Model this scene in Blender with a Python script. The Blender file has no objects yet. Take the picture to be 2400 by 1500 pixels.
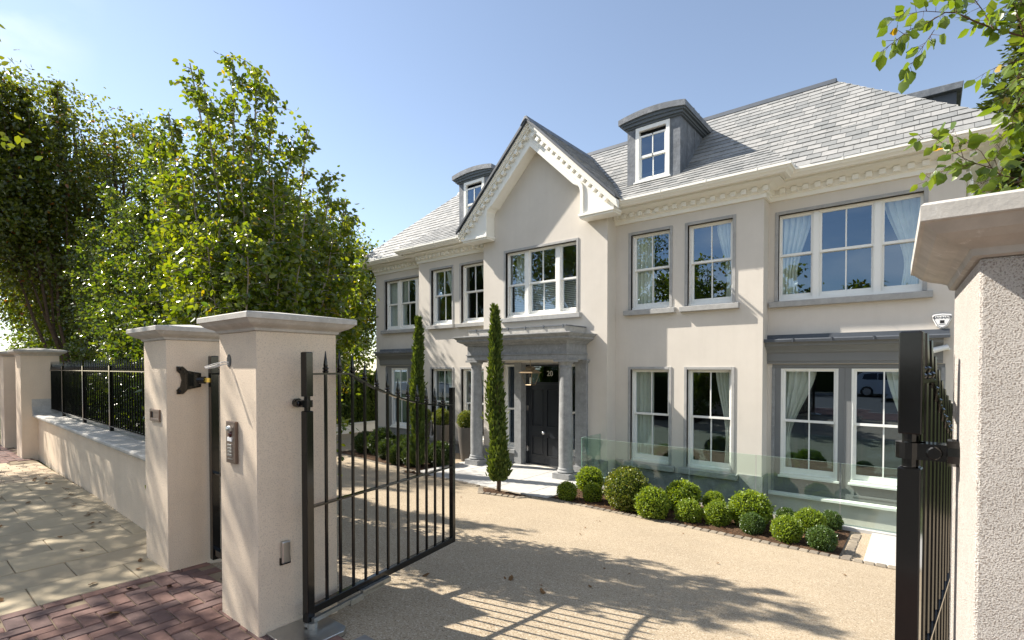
import bpy, math, random
import numpy as np
from mathutils import Vector, Matrix
random.seed(7); rng = np.random.default_rng(7)
R = math.radians
scene = bpy.context.scene
COL = scene.collection
# ------------------------------------------------------------------ camera, sky, sun, exposure
EYE = np.array([0, 0, 1.65]); YAW = math.atan2(1485, 1200); PITCH = R(1.1)
cam_d = bpy.data.cameras.new('camera'); cam = bpy.data.objects.new('camera', cam_d); COL.objects.link(cam)
cam_d.sensor_width = 36; cam_d.lens = 18; cam_d.shift_y = (862 + 1200 * math.tan(PITCH) - 750) / 2400
cam_d.clip_start = .05; cam_d.clip_end = 2000
FW = np.array([-math.cos(YAW) * math.cos(PITCH), math.sin(YAW) * math.cos(PITCH), -math.sin(PITCH)])
RT = np.array([math.sin(YAW), math.cos(YAW), 0]); UP = np.cross(RT, FW)
cam.location = EYE; cam.rotation_euler = Vector(FW).to_track_quat('-Z', 'Y').to_euler()
scene.camera = cam
def at(x, y, d):          # a point d metres in front of the camera
    return EYE + d * (FW + RT * (x - 1200) / 1200 + UP * (862 + 1200 * math.tan(PITCH) - y) / 1200)

SUN_AZ, SUN_EL = R(18.0), R(43.0)
SD = Vector((-math.cos(SUN_AZ) * math.cos(SUN_EL), -math.sin(SUN_AZ) * math.cos(SUN_EL), math.sin(SUN_EL)))
sun_d = bpy.data.lights.new('sun', 'SUN'); sun_d.energy = 5.0; sun_d.angle = R(.53); sun_d.color = (1, .93, .83)
sun = bpy.data.objects.new('sun', sun_d); COL.objects.link(sun); sun.rotation_euler = SD.to_track_quat('Z', 'Y').to_euler()
w = bpy.data.worlds.new('World'); scene.world = w; w.use_nodes = True
nt = w.node_tree; bg = nt.nodes['Background']
sky = nt.nodes.new('ShaderNodeTexSky'); sky.sky_type = 'NISHITA'; sky.sun_disc = False
sky.sun_elevation = SUN_EL; sky.sun_rotation = math.atan2(SD.x, SD.y) % (2 * math.pi)
sky.air_density = 1.0; sky.dust_density = .15; sky.ozone_density = 1.0; sky.altitude = 100
tc = nt.nodes.new('ShaderNodeTexCoord')
mp = nt.nodes.new('ShaderNodeMapping'); mp.inputs['Scale'].default_value = (1, 1, 2.4); mp.inputs['Location'].default_value = (.45, .2, .3); nt.links.new(tc.outputs['Generated'], mp.inputs[0])
nz = nt.nodes.new('ShaderNodeTexNoise'); nz.inputs['Scale'].default_value = 2.6; nz.inputs['Detail'].default_value = 8; nz.inputs['Roughness'].default_value = .55
nt.links.new(mp.outputs[0], nz.inputs['Vector'])
rp = nt.nodes.new('ShaderNodeValToRGB'); rp.color_ramp.elements[0].position = .47; rp.color_ramp.elements[1].position = .62
nt.links.new(nz.outputs[0], rp.inputs[0])
sep = nt.nodes.new('ShaderNodeSeparateXYZ'); nt.links.new(tc.outputs['Generated'], sep.inputs[0])
mr = nt.nodes.new('ShaderNodeMapRange'); nt.links.new(sep.outputs['Y'], mr.inputs[0])      # clouds lie over the street side of the sky
mr.inputs[1].default_value = .20; mr.inputs[2].default_value = -.05; mr.inputs[3].default_value = 0; mr.inputs[4].default_value = .85
mu = nt.nodes.new('ShaderNodeMath'); mu.operation = 'MULTIPLY'; nt.links.new(rp.outputs[0], mu.inputs[0]); nt.links.new(mr.outputs[0], mu.inputs[1])
mx = nt.nodes.new('ShaderNodeMix'); mx.data_type = 'RGBA'; nt.links.new(mu.outputs[0], mx.inputs[0]); hs = nt.nodes.new('ShaderNodeHueSaturation'); hs.inputs['Saturation'].default_value = .84; nt.links.new(sky.outputs[0], hs.inputs['Color']); nt.links.new(hs.outputs[0], mx.inputs[6])
mx.inputs[7].default_value = (7.5, 7.6, 7.9, 1)
nt.links.new(mx.outputs[2], bg.inputs[0]); bg.inputs[1].default_value = .097
vs = scene.view_settings; vs.view_transform = 'Standard'; vs.look = 'None'; vs.gamma = 1; vs.use_curve_mapping = False; vs.exposure = 1.12
scene.cycles.max_bounces = 10; scene.cycles.transparent_max_bounces = 24; scene.cycles.diffuse_bounces = 4; scene.cycles.glossy_bounces = 4
scene.cycles.sample_clamp_indirect = 6
scene.cycles.use_denoising = True

# ------------------------------------------------------------------ materials
def mat(name, col, rough=.8, spec=.3, metal=0, var=.0, vscale=4, col2=None, bump=0, bscale=40, bdist=.01, island=0, speck=None, coat=0, worn=None, streak=0):
    m = bpy.data.materials.new(name); m.use_nodes = True; n = m.node_tree; L = n.links
    p = n.nodes['Principled BSDF']; p.inputs['Roughness'].default_value = rough; p.inputs['Specular IOR Level'].default_value = spec; p.inputs['Metallic'].default_value = metal
    if coat: p.inputs['Coat Weight'].default_value = coat; p.inputs['Coat Roughness'].default_value = .08
    g = n.nodes.new('ShaderNodeNewGeometry')
    def noise(scale, detail=5, rough=.6):
        t = n.nodes.new('ShaderNodeTexNoise'); t.inputs['Scale'].default_value = scale; t.inputs['Detail'].default_value = detail; t.inputs['Roughness'].default_value = rough
        L.new(g.outputs['Position'], t.inputs['Vector']); return t.outputs[0]
    def mixc(fac, a, b):
        x = n.nodes.new('ShaderNodeMix'); x.data_type = 'RGBA'; L.new(fac, x.inputs[0])
        for v, i in ((a, 6), (b, 7)):
            if isinstance(v, tuple): x.inputs[i].default_value = (*v, 1)
            else: L.new(v, x.inputs[i])
        return x.outputs[2]
    def ramp(fac, lo, hi):
        x = n.nodes.new('ShaderNodeMapRange'); L.new(fac, x.inputs[0]); x.inputs[1].default_value = lo; x.inputs[2].default_value = hi; return x.outputs[0]
    c = tuple(col); out = None
    if island:
        c2 = col2 or tuple(v * (1 - island) for v in col)
        out = mixc(g.outputs['Random Per Island'], c, tuple(c2))
    if var:
        dk = n.nodes.new('ShaderNodeMix'); dk.data_type = 'RGBA'; dk.blend_type = 'MULTIPLY'; dk.inputs[0].default_value = 1
        if out is None: dk.inputs[6].default_value = (*c, 1)
        else: L.new(out, dk.inputs[6])
        a = mixc(ramp(noise(vscale, 6, .65), .3, .7), (1 - var,) * 3, (1 + var * .3,) * 3); L.new(a, dk.inputs[7]); out = dk.outputs[2]
    if speck:   # (scale, colour a, colour b, amount)
        for sc, ca, lo, hi in speck:
            out = mixc(ramp(noise(sc, 2, .5), lo, hi), out if out is not None else c, tuple(ca))
    if worn:
        out = mixc(ramp(noise(worn[0], 8, .7), worn[2], worn[3]), out if out is not None else c, tuple(worn[1]))
    if streak:
        ms = n.nodes.new('ShaderNodeMapping'); ms.inputs['Scale'].default_value = (5, 5, .35); L.new(g.outputs['Position'], ms.inputs[0])
        t = n.nodes.new('ShaderNodeTexNoise'); t.inputs['Scale'].default_value = 1.6; t.inputs['Detail'].default_value = 7; t.inputs['Roughness'].default_value = .7; L.new(ms.outputs[0], t.inputs['Vector'])
        dk = n.nodes.new('ShaderNodeMix'); dk.data_type = 'RGBA'; dk.blend_type = 'MULTIPLY'; dk.inputs[0].default_value = 1
        if out is None: dk.inputs[6].default_value = (*c, 1)
        else: L.new(out, dk.inputs[6])
        L.new(mixc(ramp(t.outputs[0], .48, .75), (1., 1., 1.), (1 - streak, 1 - streak * 1.1, 1 - streak * 1.25)), dk.inputs[7]); out = dk.outputs[2]
    if out is None: p.inputs['Base Color'].default_value = (*c, 1)
    else: L.new(out, p.inputs['Base Color'])
    if bump:
        b = n.nodes.new('ShaderNodeBump'); b.inputs['Strength'].default_value = bump; b.inputs['Distance'].default_value = bdist
        L.new(noise(bscale, 4, .6), b.inputs['Height']); L.new(b.outputs[0], p.inputs['Normal'])
    return m
def leafmat(name, a, b, trans=.4, rough=.4, tcol=None, spec=.5):
    m = bpy.data.materials.new(name); m.use_nodes = True; n = m.node_tree; L = n.links; p = n.nodes['Principled BSDF']
    p.inputs['Roughness'].default_value = rough; p.inputs['Specular IOR Level'].default_value = spec
    g = n.nodes.new('ShaderNodeNewGeometry'); x = n.nodes.new('ShaderNodeValToRGB'); e = x.color_ramp.elements
    e[0].color = (*a, 1); e[1].color = (*b, 1); L.new(g.outputs['Random Per Island'], x.inputs[0])
    if tcol:
        q = e.new(.97); q.color = (*b, 1); e[-1].color = (*tcol, 1)
    L.new(x.outputs[0], p.inputs['Base Color'])
    t = n.nodes.new('ShaderNodeBsdfTranslucent'); br = n.nodes.new('ShaderNodeMix'); br.data_type = 'RGBA'; br.blend_type = 'MULTIPLY'; br.inputs[0].default_value = 1
    L.new(x.outputs[0], br.inputs[6]); br.inputs[7].default_value = (2.8, 2.5, .55, 1); L.new(br.outputs[2], t.inputs[0])
    s = n.nodes.new('ShaderNodeMixShader'); s.inputs[0].default_value = trans; L.new(p.outputs[0], s.inputs[1]); L.new(t.outputs[0], s.inputs[2])
    L.new(s.outputs[0], n.nodes['Material Output'].inputs[0]); return m
def glass(name, tint, gain=2.2, ior=1.5, rtint=(.9, .95, 1)):
    m = bpy.data.materials.new(name); m.use_nodes = True; n = m.node_tree; L = n.links; n.nodes.remove(n.nodes['Principled BSDF'])
    t = n.nodes.new('ShaderNodeBsdfTransparent'); t.inputs[0].default_value = (*tint, 1)
    gl = n.nodes.new('ShaderNodeBsdfGlossy'); gl.inputs['Roughness'].default_value = 0; gl.inputs[0].default_value = (*rtint, 1)
    g = n.nodes.new('ShaderNodeNewGeometry'); d = n.nodes.new('ShaderNodeVectorMath'); d.operation = 'DOT_PRODUCT'; L.new(g.outputs['Normal'], d.inputs[0]); L.new(g.outputs['Incoming'], d.inputs[1])
    def mth(op, a, b_=None, c=None):
        q = n.nodes.new('ShaderNodeMath'); q.operation = op
        for i, v in enumerate((a, b_, c)):
            if v is None: continue
            if isinstance(v, (int, float)): q.inputs[i].default_value = v
            else: L.new(v, q.inputs[i])
        return q
    r0 = ((ior - 1) / (ior + 1)) ** 2
    k = mth('POWER', mth('SUBTRACT', 1, mth('ABSOLUTE', d.outputs['Value']).outputs[0]).outputs[0], 5); k = mth('MULTIPLY_ADD', k.outputs[0], 1 - r0, r0); k = mth('MULTIPLY', k.outputs[0], gain); k.use_clamp = True
    s = n.nodes.new('ShaderNodeMixShader'); L.new(k.outputs[0], s.inputs[0]); L.new(t.outputs[0], s.inputs[1]); L.new(gl.outputs[0], s.inputs[2])
    L.new(s.outputs[0], n.nodes['Material Output'].inputs[0]); return m
M = dict(
    render=mat('cream_render', (.66, .61, .54), .9, .15, streak=.03, var=.07, vscale=1.3, bump=.25, bscale=160, bdist=.003),
    pillar=mat('pillar_render', (.785, .655, .51), .92, .12, streak=.05, var=.09, vscale=2.2, bump=.8, bscale=210, bdist=.006, speck=[(170, (.57, .47, .37), .53, .68)]),
    rough=mat('rough_render', (.72, .67, .61), .95, .1, var=.10, vscale=9, bump=1, bscale=300, bdist=.010, speck=[(300, (.40, .34, .29), .52, .64)]),
    white=mat('white_paint', (.87, .85, .78), .45, .4, var=.03, vscale=3),
    timber=mat('white_window_paint', (.86, .85, .80), .35, .45),
    stone=mat('grey_limestone', (.30, .305, .305), .8, .25, var=.28, vscale=7, bump=.2, bscale=60, bdist=.004, worn=(22, (.42, .43, .43), .55, .8)),
    trimstone=mat('pale_grey_trim_stone', (.40, .395, .38), .8, .25, var=.2, vscale=7, bump=.2, bscale=60, bdist=.004, worn=(22, (.50, .49, .47), .55, .8)),
    boxold=leafmat('old_box_leaves', (.06, .10, .012), (.17, .19, .025), .25, .4, (.25, .17, .04)),
    capstone=mat('pale_capstone', (.50, .475, .43), .75, .3, var=.25, vscale=9, bump=.3, bscale=70, bdist=.003, worn=(30, (.63, .62, .59), .58, .72)),
    greyjoin=mat('grey_joinery', (.20, .205, .205), .5, .35, var=.06, vscale=3),
    slate=mat('grey_slates', (.335, .33, .315), .6, .35, island=.5, col2=(.215, .22, .215), var=.18, vscale=14, bump=.2, bscale=50, bdist=.004),
    lead=mat('weathered_lead', (.15, .165, .185), .55, .4, metal=0, var=.4, vscale=5, bump=.35, bscale=9, bdist=.02, worn=(7, (.24, .25, .265), .5, .75)),
    blueframe=mat('blue_grey_paint', (.10, .115, .125), .45, .35),
    cobble=mat('worn_cobbles', (.33, .28, .21), .9, .2, island=.4, col2=(.18, .155, .125), var=.25, vscale=25, bump=.4, bscale=60, bdist=.006),
    darklead=mat('dark_lead', (.075, .085, .10), .5, .4, var=.2, vscale=5),
    door=mat('black_door_paint', (.022, .025, .03), .28, .5),
    iron=mat('black_gloss_paint', (.004, .004, .004), .16, .4, coat=.25, bump=.04, bscale=60, bdist=.002),
    steel=mat('brushed_steel', (.55, .55, .54), .33, .5, metal=1, var=.12, vscale=20),
    galv=mat('galvanised_steel', (.42, .41, .37), .42, .5, metal=.8, var=.25, vscale=30),
    bronze=mat('bronze_plate', (.22, .16, .125), .4, .5, metal=.7, var=.1, vscale=20),
    chrome=mat('chrome', (.8, .8, .8), .08, .5, metal=1),
    brass=mat('aged_brass', (.36, .27, .17), .35, .5, metal=.8, var=.2, vscale=30),
    gold=mat('bright_brass', (.55, .38, .10), .25, .5, metal=1),
    glass=glass('window_glass', (.88, .91, .90), 4.6, 1.5, (.58, .77, 1)), bglass=glass('balustrade_glass', (.86, .935, .90), 1.3),
    gedge=mat('glass_edge', (.30, .42, .37), .1, .5),
    lglass=glass('lantern_glass', (.92, .92, .88), 1.6),
    drive=mat('resin_gravel', (.38, .31, .215), .9, .2, var=.16, vscale=.9, bump=.5, bscale=130, bdist=.006, speck=[(70, (.50, .42, .32), .54, .62), (85, (.15, .11, .07), .59, .66), (55, (.26, .19, .12), .60, .66)]),
    slab=mat('buff_slabs', (.46, .385, .265), .9, .2, island=.25, col2=(.385, .325, .23), var=.16, vscale=3, bump=.3, bscale=150, bdist=.003),
    block=mat('pale_block_pavers', (.48, .40, .29), .9, .2, island=.3, col2=(.42, .33, .235), var=.1, vscale=4),
    brick=mat('red_brick_pavers', (.22, .125, .10), .85, .25, island=.5, col2=(.125, .085, .08), var=.3, vscale=11, bump=.4, bscale=120, bdist=.004, worn=(18, (.33, .24, .20), .62, .78)),
    sett=mat('grey_granite_setts', (.30, .285, .255), .85, .25, island=.4, col2=(.19, .185, .175), var=.25, vscale=25, bump=.4, bscale=60, bdist=.006),
    joint=mat('joint_sand', (.25, .2, .14), .95, .1, var=.2, vscale=30),
    porch=mat('pale_porch_stone', (.46, .45, .425), .8, .25, var=.14, vscale=5, bump=.1, bscale=60, bdist=.003),
    soil=mat('dark_soil', (.085, .052, .032), .95, .1, var=.5, vscale=18, bump=1, bscale=30, bdist=.03, speck=[(70, (.19, .12, .07), .62, .7)]),
    ground=mat('lawn_ground', (.07, .085, .03), .95, .1, var=.4, vscale=3, bump=.6, bscale=60, bdist=.03),
    road=mat('road_asphalt', (.10, .097, .092), .9, .25, var=.2, vscale=1.5, bump=.4, bscale=150, bdist=.004),
    kerb=mat('concrete_kerb', (.36, .345, .32), .9, .2, var=.2, vscale=6),
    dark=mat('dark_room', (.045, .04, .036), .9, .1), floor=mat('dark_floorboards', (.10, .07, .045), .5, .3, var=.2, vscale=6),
    curtain=mat('sage_curtain', (.74, .77, .68), .9, .1, var=.08, vscale=8), blind=mat('white_blind', (.70, .70, .65), .7, .2),
    planter=mat('grey_planter', (.13, .118, .105), .75, .2, var=.12, vscale=10),
    bark=mat('brown_bark', (.12, .085, .06), .95, .1, var=.4, vscale=20, bump=.6, bscale=40, bdist=.01),
    birch=mat('pale_birch_bark', (.36, .31, .25), .9, .15, var=.45, vscale=25, bump=.4, bscale=60, bdist=.006),
    twig=mat('twig_bark', (.10, .06, .04), .85, .2),
    leaf=leafmat('birch_leaves', (.04, .08, .008), (.145, .18, .018), .48, .27, (.22, .15, .01), .9),
    leaf2=leafmat('glossy_leaves', (.03, .065, .012), (.10, .135, .018), .44, .24, (.14, .13, .01), 1.0),
    leafdark=leafmat('dark_leaves', (.04, .065, .010), (.11, .13, .016), .46, .30, (.22, .07, .015), .8),
    hedge_boxshade=leafmat('hedge_and_shaded_box_leaves', (.018, .04, .008), (.05, .08, .014), .25, .35),
    box=leafmat('box_leaves', (.085, .145, .012), (.22, .29, .03), .3, .4),
    boxdark=leafmat('dark_box_leaves', (.045, .085, .022), (.085, .14, .035), .2, .3),
    cypress=leafmat('cypress_sprays', (.045, .08, .018), (.11, .15, .035), .2, .6, spec=.2),
    fir=leafmat('fir_needles', (.03, .05, .012), (.075, .10, .022), .2, .5, spec=.3),
    near=leafmat('overhanging_leaves', (.07, .12, .016), (.13, .185, .03), .4, .38, (.48, .25, .015)),
    dead=mat('dry_leaf', (.23, .13, .045), .8, .2, island=.8, col2=(.12, .06, .03)),
    bloom=mat('hydrangea_bloom', (.55, .60, .38), .8, .2, island=.2),
    cable=mat('white_cable', (.72, .70, .66), .5, .3), plastic=mat('white_plastic', (.78, .78, .77), .4, .4), black=mat('black_print', (.02, .02, .022), .5, .3),
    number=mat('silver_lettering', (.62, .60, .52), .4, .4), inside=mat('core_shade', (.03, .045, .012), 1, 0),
    car=mat('silver_car_paint', (.48, .50, .54), .28, .5, metal=.3, coat=.8), tyre=mat('tyre_rubber', (.02, .02, .02), .8, .2), rim=mat('alloy_rim', (.45, .45, .46), .35, .5, metal=.8),
    carglass=mat('dark_car_glass', (.015, .018, .02), .05, .6), red=mat('red_tail_light', (.45, .02, .015), .2, .5), redlens=mat('dark_red_lens', (.08, .015, .012), .1, .5),
    bag=mat('white_sack', (.62, .60, .57), .6, .3), farbrick=mat('far_brick', (.28, .15, .10), .9, .1, var=.2, vscale=3), fartile=mat('far_tiles', (.12, .08, .06), .9, .1),
)
# ------------------------------------------------------------------ mesh helpers
ORG = {}
class MB:
    def __init__(s): s.v = []; s.f = []; s.mi = []; s.cur = 0
    def add(s, vs, fs):
        o = len(s.v); s.v += [tuple(map(float, p)) for p in vs]; s.f += [tuple(i + o for i in f) for f in fs]; s.mi += [s.cur] * len(fs); return s
    def box(s, x0, x1, y0, y1, z0, z1):
        return s.add([(x0, y0, z0), (x1, y0, z0), (x1, y1, z0), (x0, y1, z0), (x0, y0, z1), (x1, y0, z1), (x1, y1, z1), (x0, y1, z1)],
                     [(0, 3, 2, 1), (4, 5, 6, 7), (0, 1, 5, 4), (1, 2, 6, 5), (2, 3, 7, 6), (3, 0, 4, 7)])
    def cbox(s, x0, x1, y0, y1, z0, z1, c=.004):      # box with chamfered vertical and top edges
        s.frust([(x0, y0), (x1, y0), (x1, y1), (x0, y1)], z0, [(x0, y0), (x1, y0), (x1, y1), (x0, y1)], z1 - c, cap1=False)
        return s.frust([(x0, y0), (x1, y0), (x1, y1), (x0, y1)], z1 - c, [(x0 + c, y0 + c), (x1 - c, y0 + c), (x1 - c, y1 - c), (x0 + c, y1 - c)], z1, cap0=False)
    def frust(s, p0, z0, p1, z1, cap0=True, cap1=True):
        n = len(p0); vs = [(x, y, z0) for x, y in p0] + [(x, y, z1) for x, y in p1]
        fs = [(i, (i + 1) % n, n + (i + 1) % n, n + i) for i in range(n)]
        if cap0: fs.append(tuple(range(n - 1, -1, -1)))
        if cap1: fs.append(tuple(range(n, 2 * n)))
        return s.add(vs, fs)
    def prism_y(s, poly, y0, y1):      # poly in x,z extruded along y
        n = len(poly); vs = [(x, y0, z) for x, z in poly] + [(x, y1, z) for x, z in poly]
        return s.add(vs, [tuple(range(n)), tuple(range(2 * n - 1, n - 1, -1))] + [(i, n + i, n + (i + 1) % n, (i + 1) % n) for i in range(n)])
    def prism_x(s, poly, x0, x1):      # poly in y,z
        n = len(poly); vs = [(x0, y, z) for y, z in poly] + [(x1, y, z) for y, z in poly]
        return s.add(vs, [tuple(range(n - 1, -1, -1)), tuple(range(n, 2 * n))] + [(i, (i + 1) % n, n + (i + 1) % n, n + i) for i in range(n)])
    def lathe(s, prof, cx, cy, seg=24, z0=0):
        n = len(prof); vs = []
        for k in range(seg):
            a = 2 * math.pi * k / seg
            vs += [(cx + r * math.cos(a), cy + r * math.sin(a), z0 + z) for r, z in prof]
        fs = [(k * n + i, ((k + 1) % seg) * n + i, ((k + 1) % seg) * n + i + 1, k * n + i + 1) for k in range(seg) for i in range(n - 1)]
        fs.append(tuple(k * n for k in range(seg - 1, -1, -1))); fs.append(tuple(k * n + n - 1 for k in range(seg)))
        return s.add(vs, fs)
    def tube(s, pts, rad, seg=6, cap=True):
        pts = [Vector(p) for p in pts]; n = len(pts); rad = rad if hasattr(rad, '__len__') else [rad] * n; vs = []
        pa = None
        for i, p in enumerate(pts):
            d = (pts[min(i + 1, n - 1)] - pts[max(i - 1, 0)]).normalized()
            if pa is None: pa = d.orthogonal().normalized()
            else:
                pa = pa - d * pa.dot(d); pa = pa.normalized() if pa.length > 1e-6 else d.orthogonal().normalized()
            pb = d.cross(pa)
            vs += [p + (pa * math.cos(2 * math.pi * k / seg) + pb * math.sin(2 * math.pi * k / seg)) * rad[i] for k in range(seg)]
        fs = [(i * seg + k, i * seg + (k + 1) % seg, (i + 1) * seg + (k + 1) % seg, (i + 1) * seg + k) for i in range(n - 1) for k in range(seg)]
        if cap: fs += [tuple(range(seg - 1, -1, -1)), tuple((n - 1) * seg + k for k in range(seg))]
        return s.add(vs, fs)
    def sphere(s, c, r, seg=16, rings=10, sq=(1, 1, 1)):
        vs = [(c[0] + r * sq[0] * math.sin(math.pi * i / rings) * math.cos(2 * math.pi * k / seg), c[1] + r * sq[1] * math.sin(math.pi * i / rings) * math.sin(2 * math.pi * k / seg), c[2] + r * sq[2] * math.cos(math.pi * i / rings)) for i in range(rings + 1) for k in range(seg)]
        return s.add(vs, [(i * seg + k, (i + 1) * seg + k, (i + 1) * seg + (k + 1) % seg, i * seg + (k + 1) % seg) for i in range(rings) for k in range(seg)])
    def sweep(s, prof, path, closed_prof=False):   # prof (out, z); path of x,y; outward is right of travel, mitred
        P = [Vector(p) for p in path]; n = len(P); m = len(prof); vs = []
        def nrm(a, b): d = (b - a).normalized(); return Vector((d.y, -d.x))
        for i in range(n):
            if i == 0: mv = nrm(P[0], P[1])
            elif i == n - 1: mv = nrm(P[-2], P[-1])
            else:
                a, b = nrm(P[i - 1], P[i]), nrm(P[i], P[i + 1]); mv = (a + b) / (1 + a.dot(b))
            vs += [(P[i].x + mv.x * o, P[i].y + mv.y * o, z) for o, z in prof]
        fs = [(i * m + j, (i + 1) * m + j, (i + 1) * m + (j + 1) % m, i * m + (j + 1) % m) for i in range(n - 1) for j in range(m if closed_prof else m - 1)]
        fs += [tuple(range(m)), tuple((n - 1) * m + j for j in range(m - 1, -1, -1))]
        return s.add(vs, fs)
    def build(s, name, ma, parent=None, smooth=False, local=False, bevel=0, extra=()):
        me = bpy.data.meshes.new(name); vs = s.v
        if parent is not None and not local:
            o = ORG[parent.name]; vs = [(x - o[0], y - o[1], z - o[2]) for x, y, z in vs]
        me.from_pydata(vs, [], s.f); me.materials.append(M[ma])
        for e in extra: me.materials.append(M[e])
        if any(s.mi): me.polygons.foreach_set('material_index', s.mi)
        me.update()
        if smooth:
            me.polygons.foreach_set('use_smooth', [True] * len(me.polygons))
            try: me.set_sharp_from_angle(angle=R(38))
            except Exception: pass
        ob = bpy.data.objects.new(name, me); COL.objects.link(ob)
        if parent is not None: ob.parent = parent; ORG[ob.name] = ORG[parent.name]
        else: ORG[ob.name] = (0, 0, 0)
        if bevel:
            b = ob.modifiers.new('bevel', 'BEVEL'); b.width = bevel; b.segments = 2; b.limit_method = 'ANGLE'; b.angle_limit = R(40)
        return ob
def thing(name, label, cat, loc=(0, 0, 0), rz=0, group=None):
    o = bpy.data.objects.new(name, None); COL.objects.link(o); o.location = loc; o.rotation_euler = (0, 0, rz); o.empty_display_size = .2
    o['label'] = label; o['category'] = cat
    if group: o['group'] = group
    ORG[o.name] = tuple(loc); return o
def tag(o, label, cat, group=None):
    o['label'] = label; o['category'] = cat
    if group: o['group'] = group
    return o
def struct(name, mb, ma, **k):
    o = mb.build(name, ma, **k); o['kind'] = 'structure'; return o
def dup(root, loc, rz=None, label=None, scale=None):
    r = root.copy(); COL.objects.link(r); r.location = loc
    if rz is not None: r.rotation_euler = (0, 0, rz)
    if scale: r.scale = (scale,) * 3
    if label: r['label'] = label
    for ch in list(root.children):
        c = ch.copy(); COL.objects.link(c); c.parent = r
        for g in ch.children:
            d = g.copy(); COL.objects.link(d); d.parent = c
    return r
def fastmesh(name, V, F, ma, parent=None, smooth=False):     # V (n,3) array, F (m,k) array
    me = bpy.data.meshes.new(name); V = np.asarray(V, np.float32)
    if parent is not None: V = V - np.array(ORG[parent.name], np.float32)
    F = np.asarray(F, np.int32); m, k = F.shape
    me.vertices.add(len(V)); me.vertices.foreach_set('co', V.ravel()); me.loops.add(m * k); me.loops.foreach_set('vertex_index', F.ravel())
    me.polygons.add(m); me.polygons.foreach_set('loop_start', np.arange(0, m * k, k, dtype=np.int32))
    try: me.polygons.foreach_set('loop_total', np.full(m, k, np.int32))
    except Exception: pass
    me.materials.append(M[ma]); me.update(calc_edges=True); me.validate()
    ob = bpy.data.objects.new(name, me); COL.objects.link(ob)
    if parent is not None: ob.parent = parent
    ORG[ob.name] = ORG[parent.name] if parent is not None else (0, 0, 0)
    return ob
def unit(a): return a / np.maximum(np.linalg.norm(a, axis=-1, keepdims=True), 1e-9)
def leaves(P, axis, size, width=.62, up=None, fold=.22):
    """one folded ovate leaf per point: axis = where its tip points"""
    n = len(P); ax = unit(axis); upv = rng.normal(size=(n, 3)) if up is None else up
    sd = unit(np.cross(ax, upv)); nr = np.cross(sd, ax)
    sz = (size * rng.uniform(.65, 1.25, n))[:, None]; wd = sz * width * .5; fo = wd * fold
    b = P; l1 = P + ax * sz * .28 + sd * wd * .9 + nr * fo; l2 = P + ax * sz * .62 + sd * wd * .82 + nr * fo
    t = P + ax * sz; r2 = P + ax * sz * .62 - sd * wd * .82 + nr * fo; r1 = P + ax * sz * .28 - sd * wd * .9 + nr * fo
    V = np.stack([b, l1, l2, t, r2, r1], 1).reshape(-1, 3); o = (np.arange(n) * 6)[:, None]
    F = np.concatenate([o + [0, 3, 2, 1], o + [0, 5, 4, 3]], 0)
    return V, F

# ------------------------------------------------------------------ setting: ground, street, pavement, drive
GZ = -.86
def gh(y): return 0.0 if y < 1.6 else (-.132 * (y - 1.6) if y < 8.1 else GZ)
b = MB()
for y0, y1 in ((-160, -15.05), (1.6, 8.1), (8.1, 9.45)): b.add([(-160, y0, gh(y0) - .03), (160, y0, gh(y0) - .03), (160, y1, gh(y1) - .03), (-160, y1, gh(y1) - .03)], [(0, 1, 2, 3)])
b.add([(-160, -15.05, -.25), (160, -15.05, -.25), (160, 1.6, -.25), (-160, 1.6, -.25)], [(0, 1, 2, 3)])
for x0, x1, y0, y1 in ((-160, -5.75, 9.45, 11.3), (1.6, 160, 9.45, 11.3), (-160, 160, 11.3, 160)): b.add([(x0, y0, GZ - .03), (x1, y0, GZ - .03), (x1, y1, GZ - .03), (x0, y1, GZ - .03)], [(0, 1, 2, 3)])
struct('ground', b, 'ground')
struct('road', MB().add([(-160, -14.9, -.1), (160, -14.9, -.1), (160, -1.75, -.1), (-160, -1.75, -.1)], [(0, 1, 2, 3)]), 'road')
b = MB().box(-40, 40, -1.75, -1.62, -.2, .01); b.box(-40, 40, -15.03, -14.9, -.2, .02); struct('kerb', b, 'kerb')
struct('far_pavement', MB().add([(-60, -17, .0), (60, -17, .0), (60, -15.03, .0), (-60, -15.03, .0)], [(0, 1, 2, 3)]), 'slab')
b = MB().add([(-30, -1.62, -.012), (16, -1.62, -.012), (16, 1.75, -.012), (-30, 1.75, -.012)], [(0, 1, 2, 3)]); struct('pavement_bed', b, 'joint')
def pavers(name, ma, rects, gap=.005, dz=.003, th=.05, ch=.005, z=0):
    b = MB()
    for x0, x1, y0, y1 in rects:
        h = z + random.uniform(-dz, dz); g = gap / 2
        b.cbox(x0 + g, x1 - g, y0 + g, y1 - g, z - th, h, ch)
    return struct(name, b, ma)
rects = []; x = -4.77
while x > -9.9:                                    # buff slabs in half bond, courses running away from the street
    off = -.3 if round((x + 4.77) / .45) % 2 else 0; y = -1.62 + off - .11
    while y < 1.74:
        y0, y1 = max(y, -1.62), min(y + .6, 1.74)
        if y1 - y0 > .05: rects.append((x - .45, x, y0, y1))
        y += .6
    x -= .45
pavers('slab_pavement', 'slab', rects, .007, .0025)
xs = x; rects = []; j = 0
while x > -11.9:
    y = -1.62 - (.1 if j % 2 else 0)
    while y < 1.74:
        y0, y1 = max(y, -1.62), min(y + .21, 1.74)
        if y1 - y0 > .03: rects.append((x - .14, x, y0, y1))
        y += .21
    x -= .14; j += 1
pavers('block_pavement', 'block', rects, .007, .002)
rects = [(x - .45 * (k + 1), x - .45 * k, -1.62 + .6 * i, -1.62 + .6 * (i + 1)) for k in range(1) for i in range(5)]; x -= .45
pavers('slab_strip', 'slab', rects, .007, .002)
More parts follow.
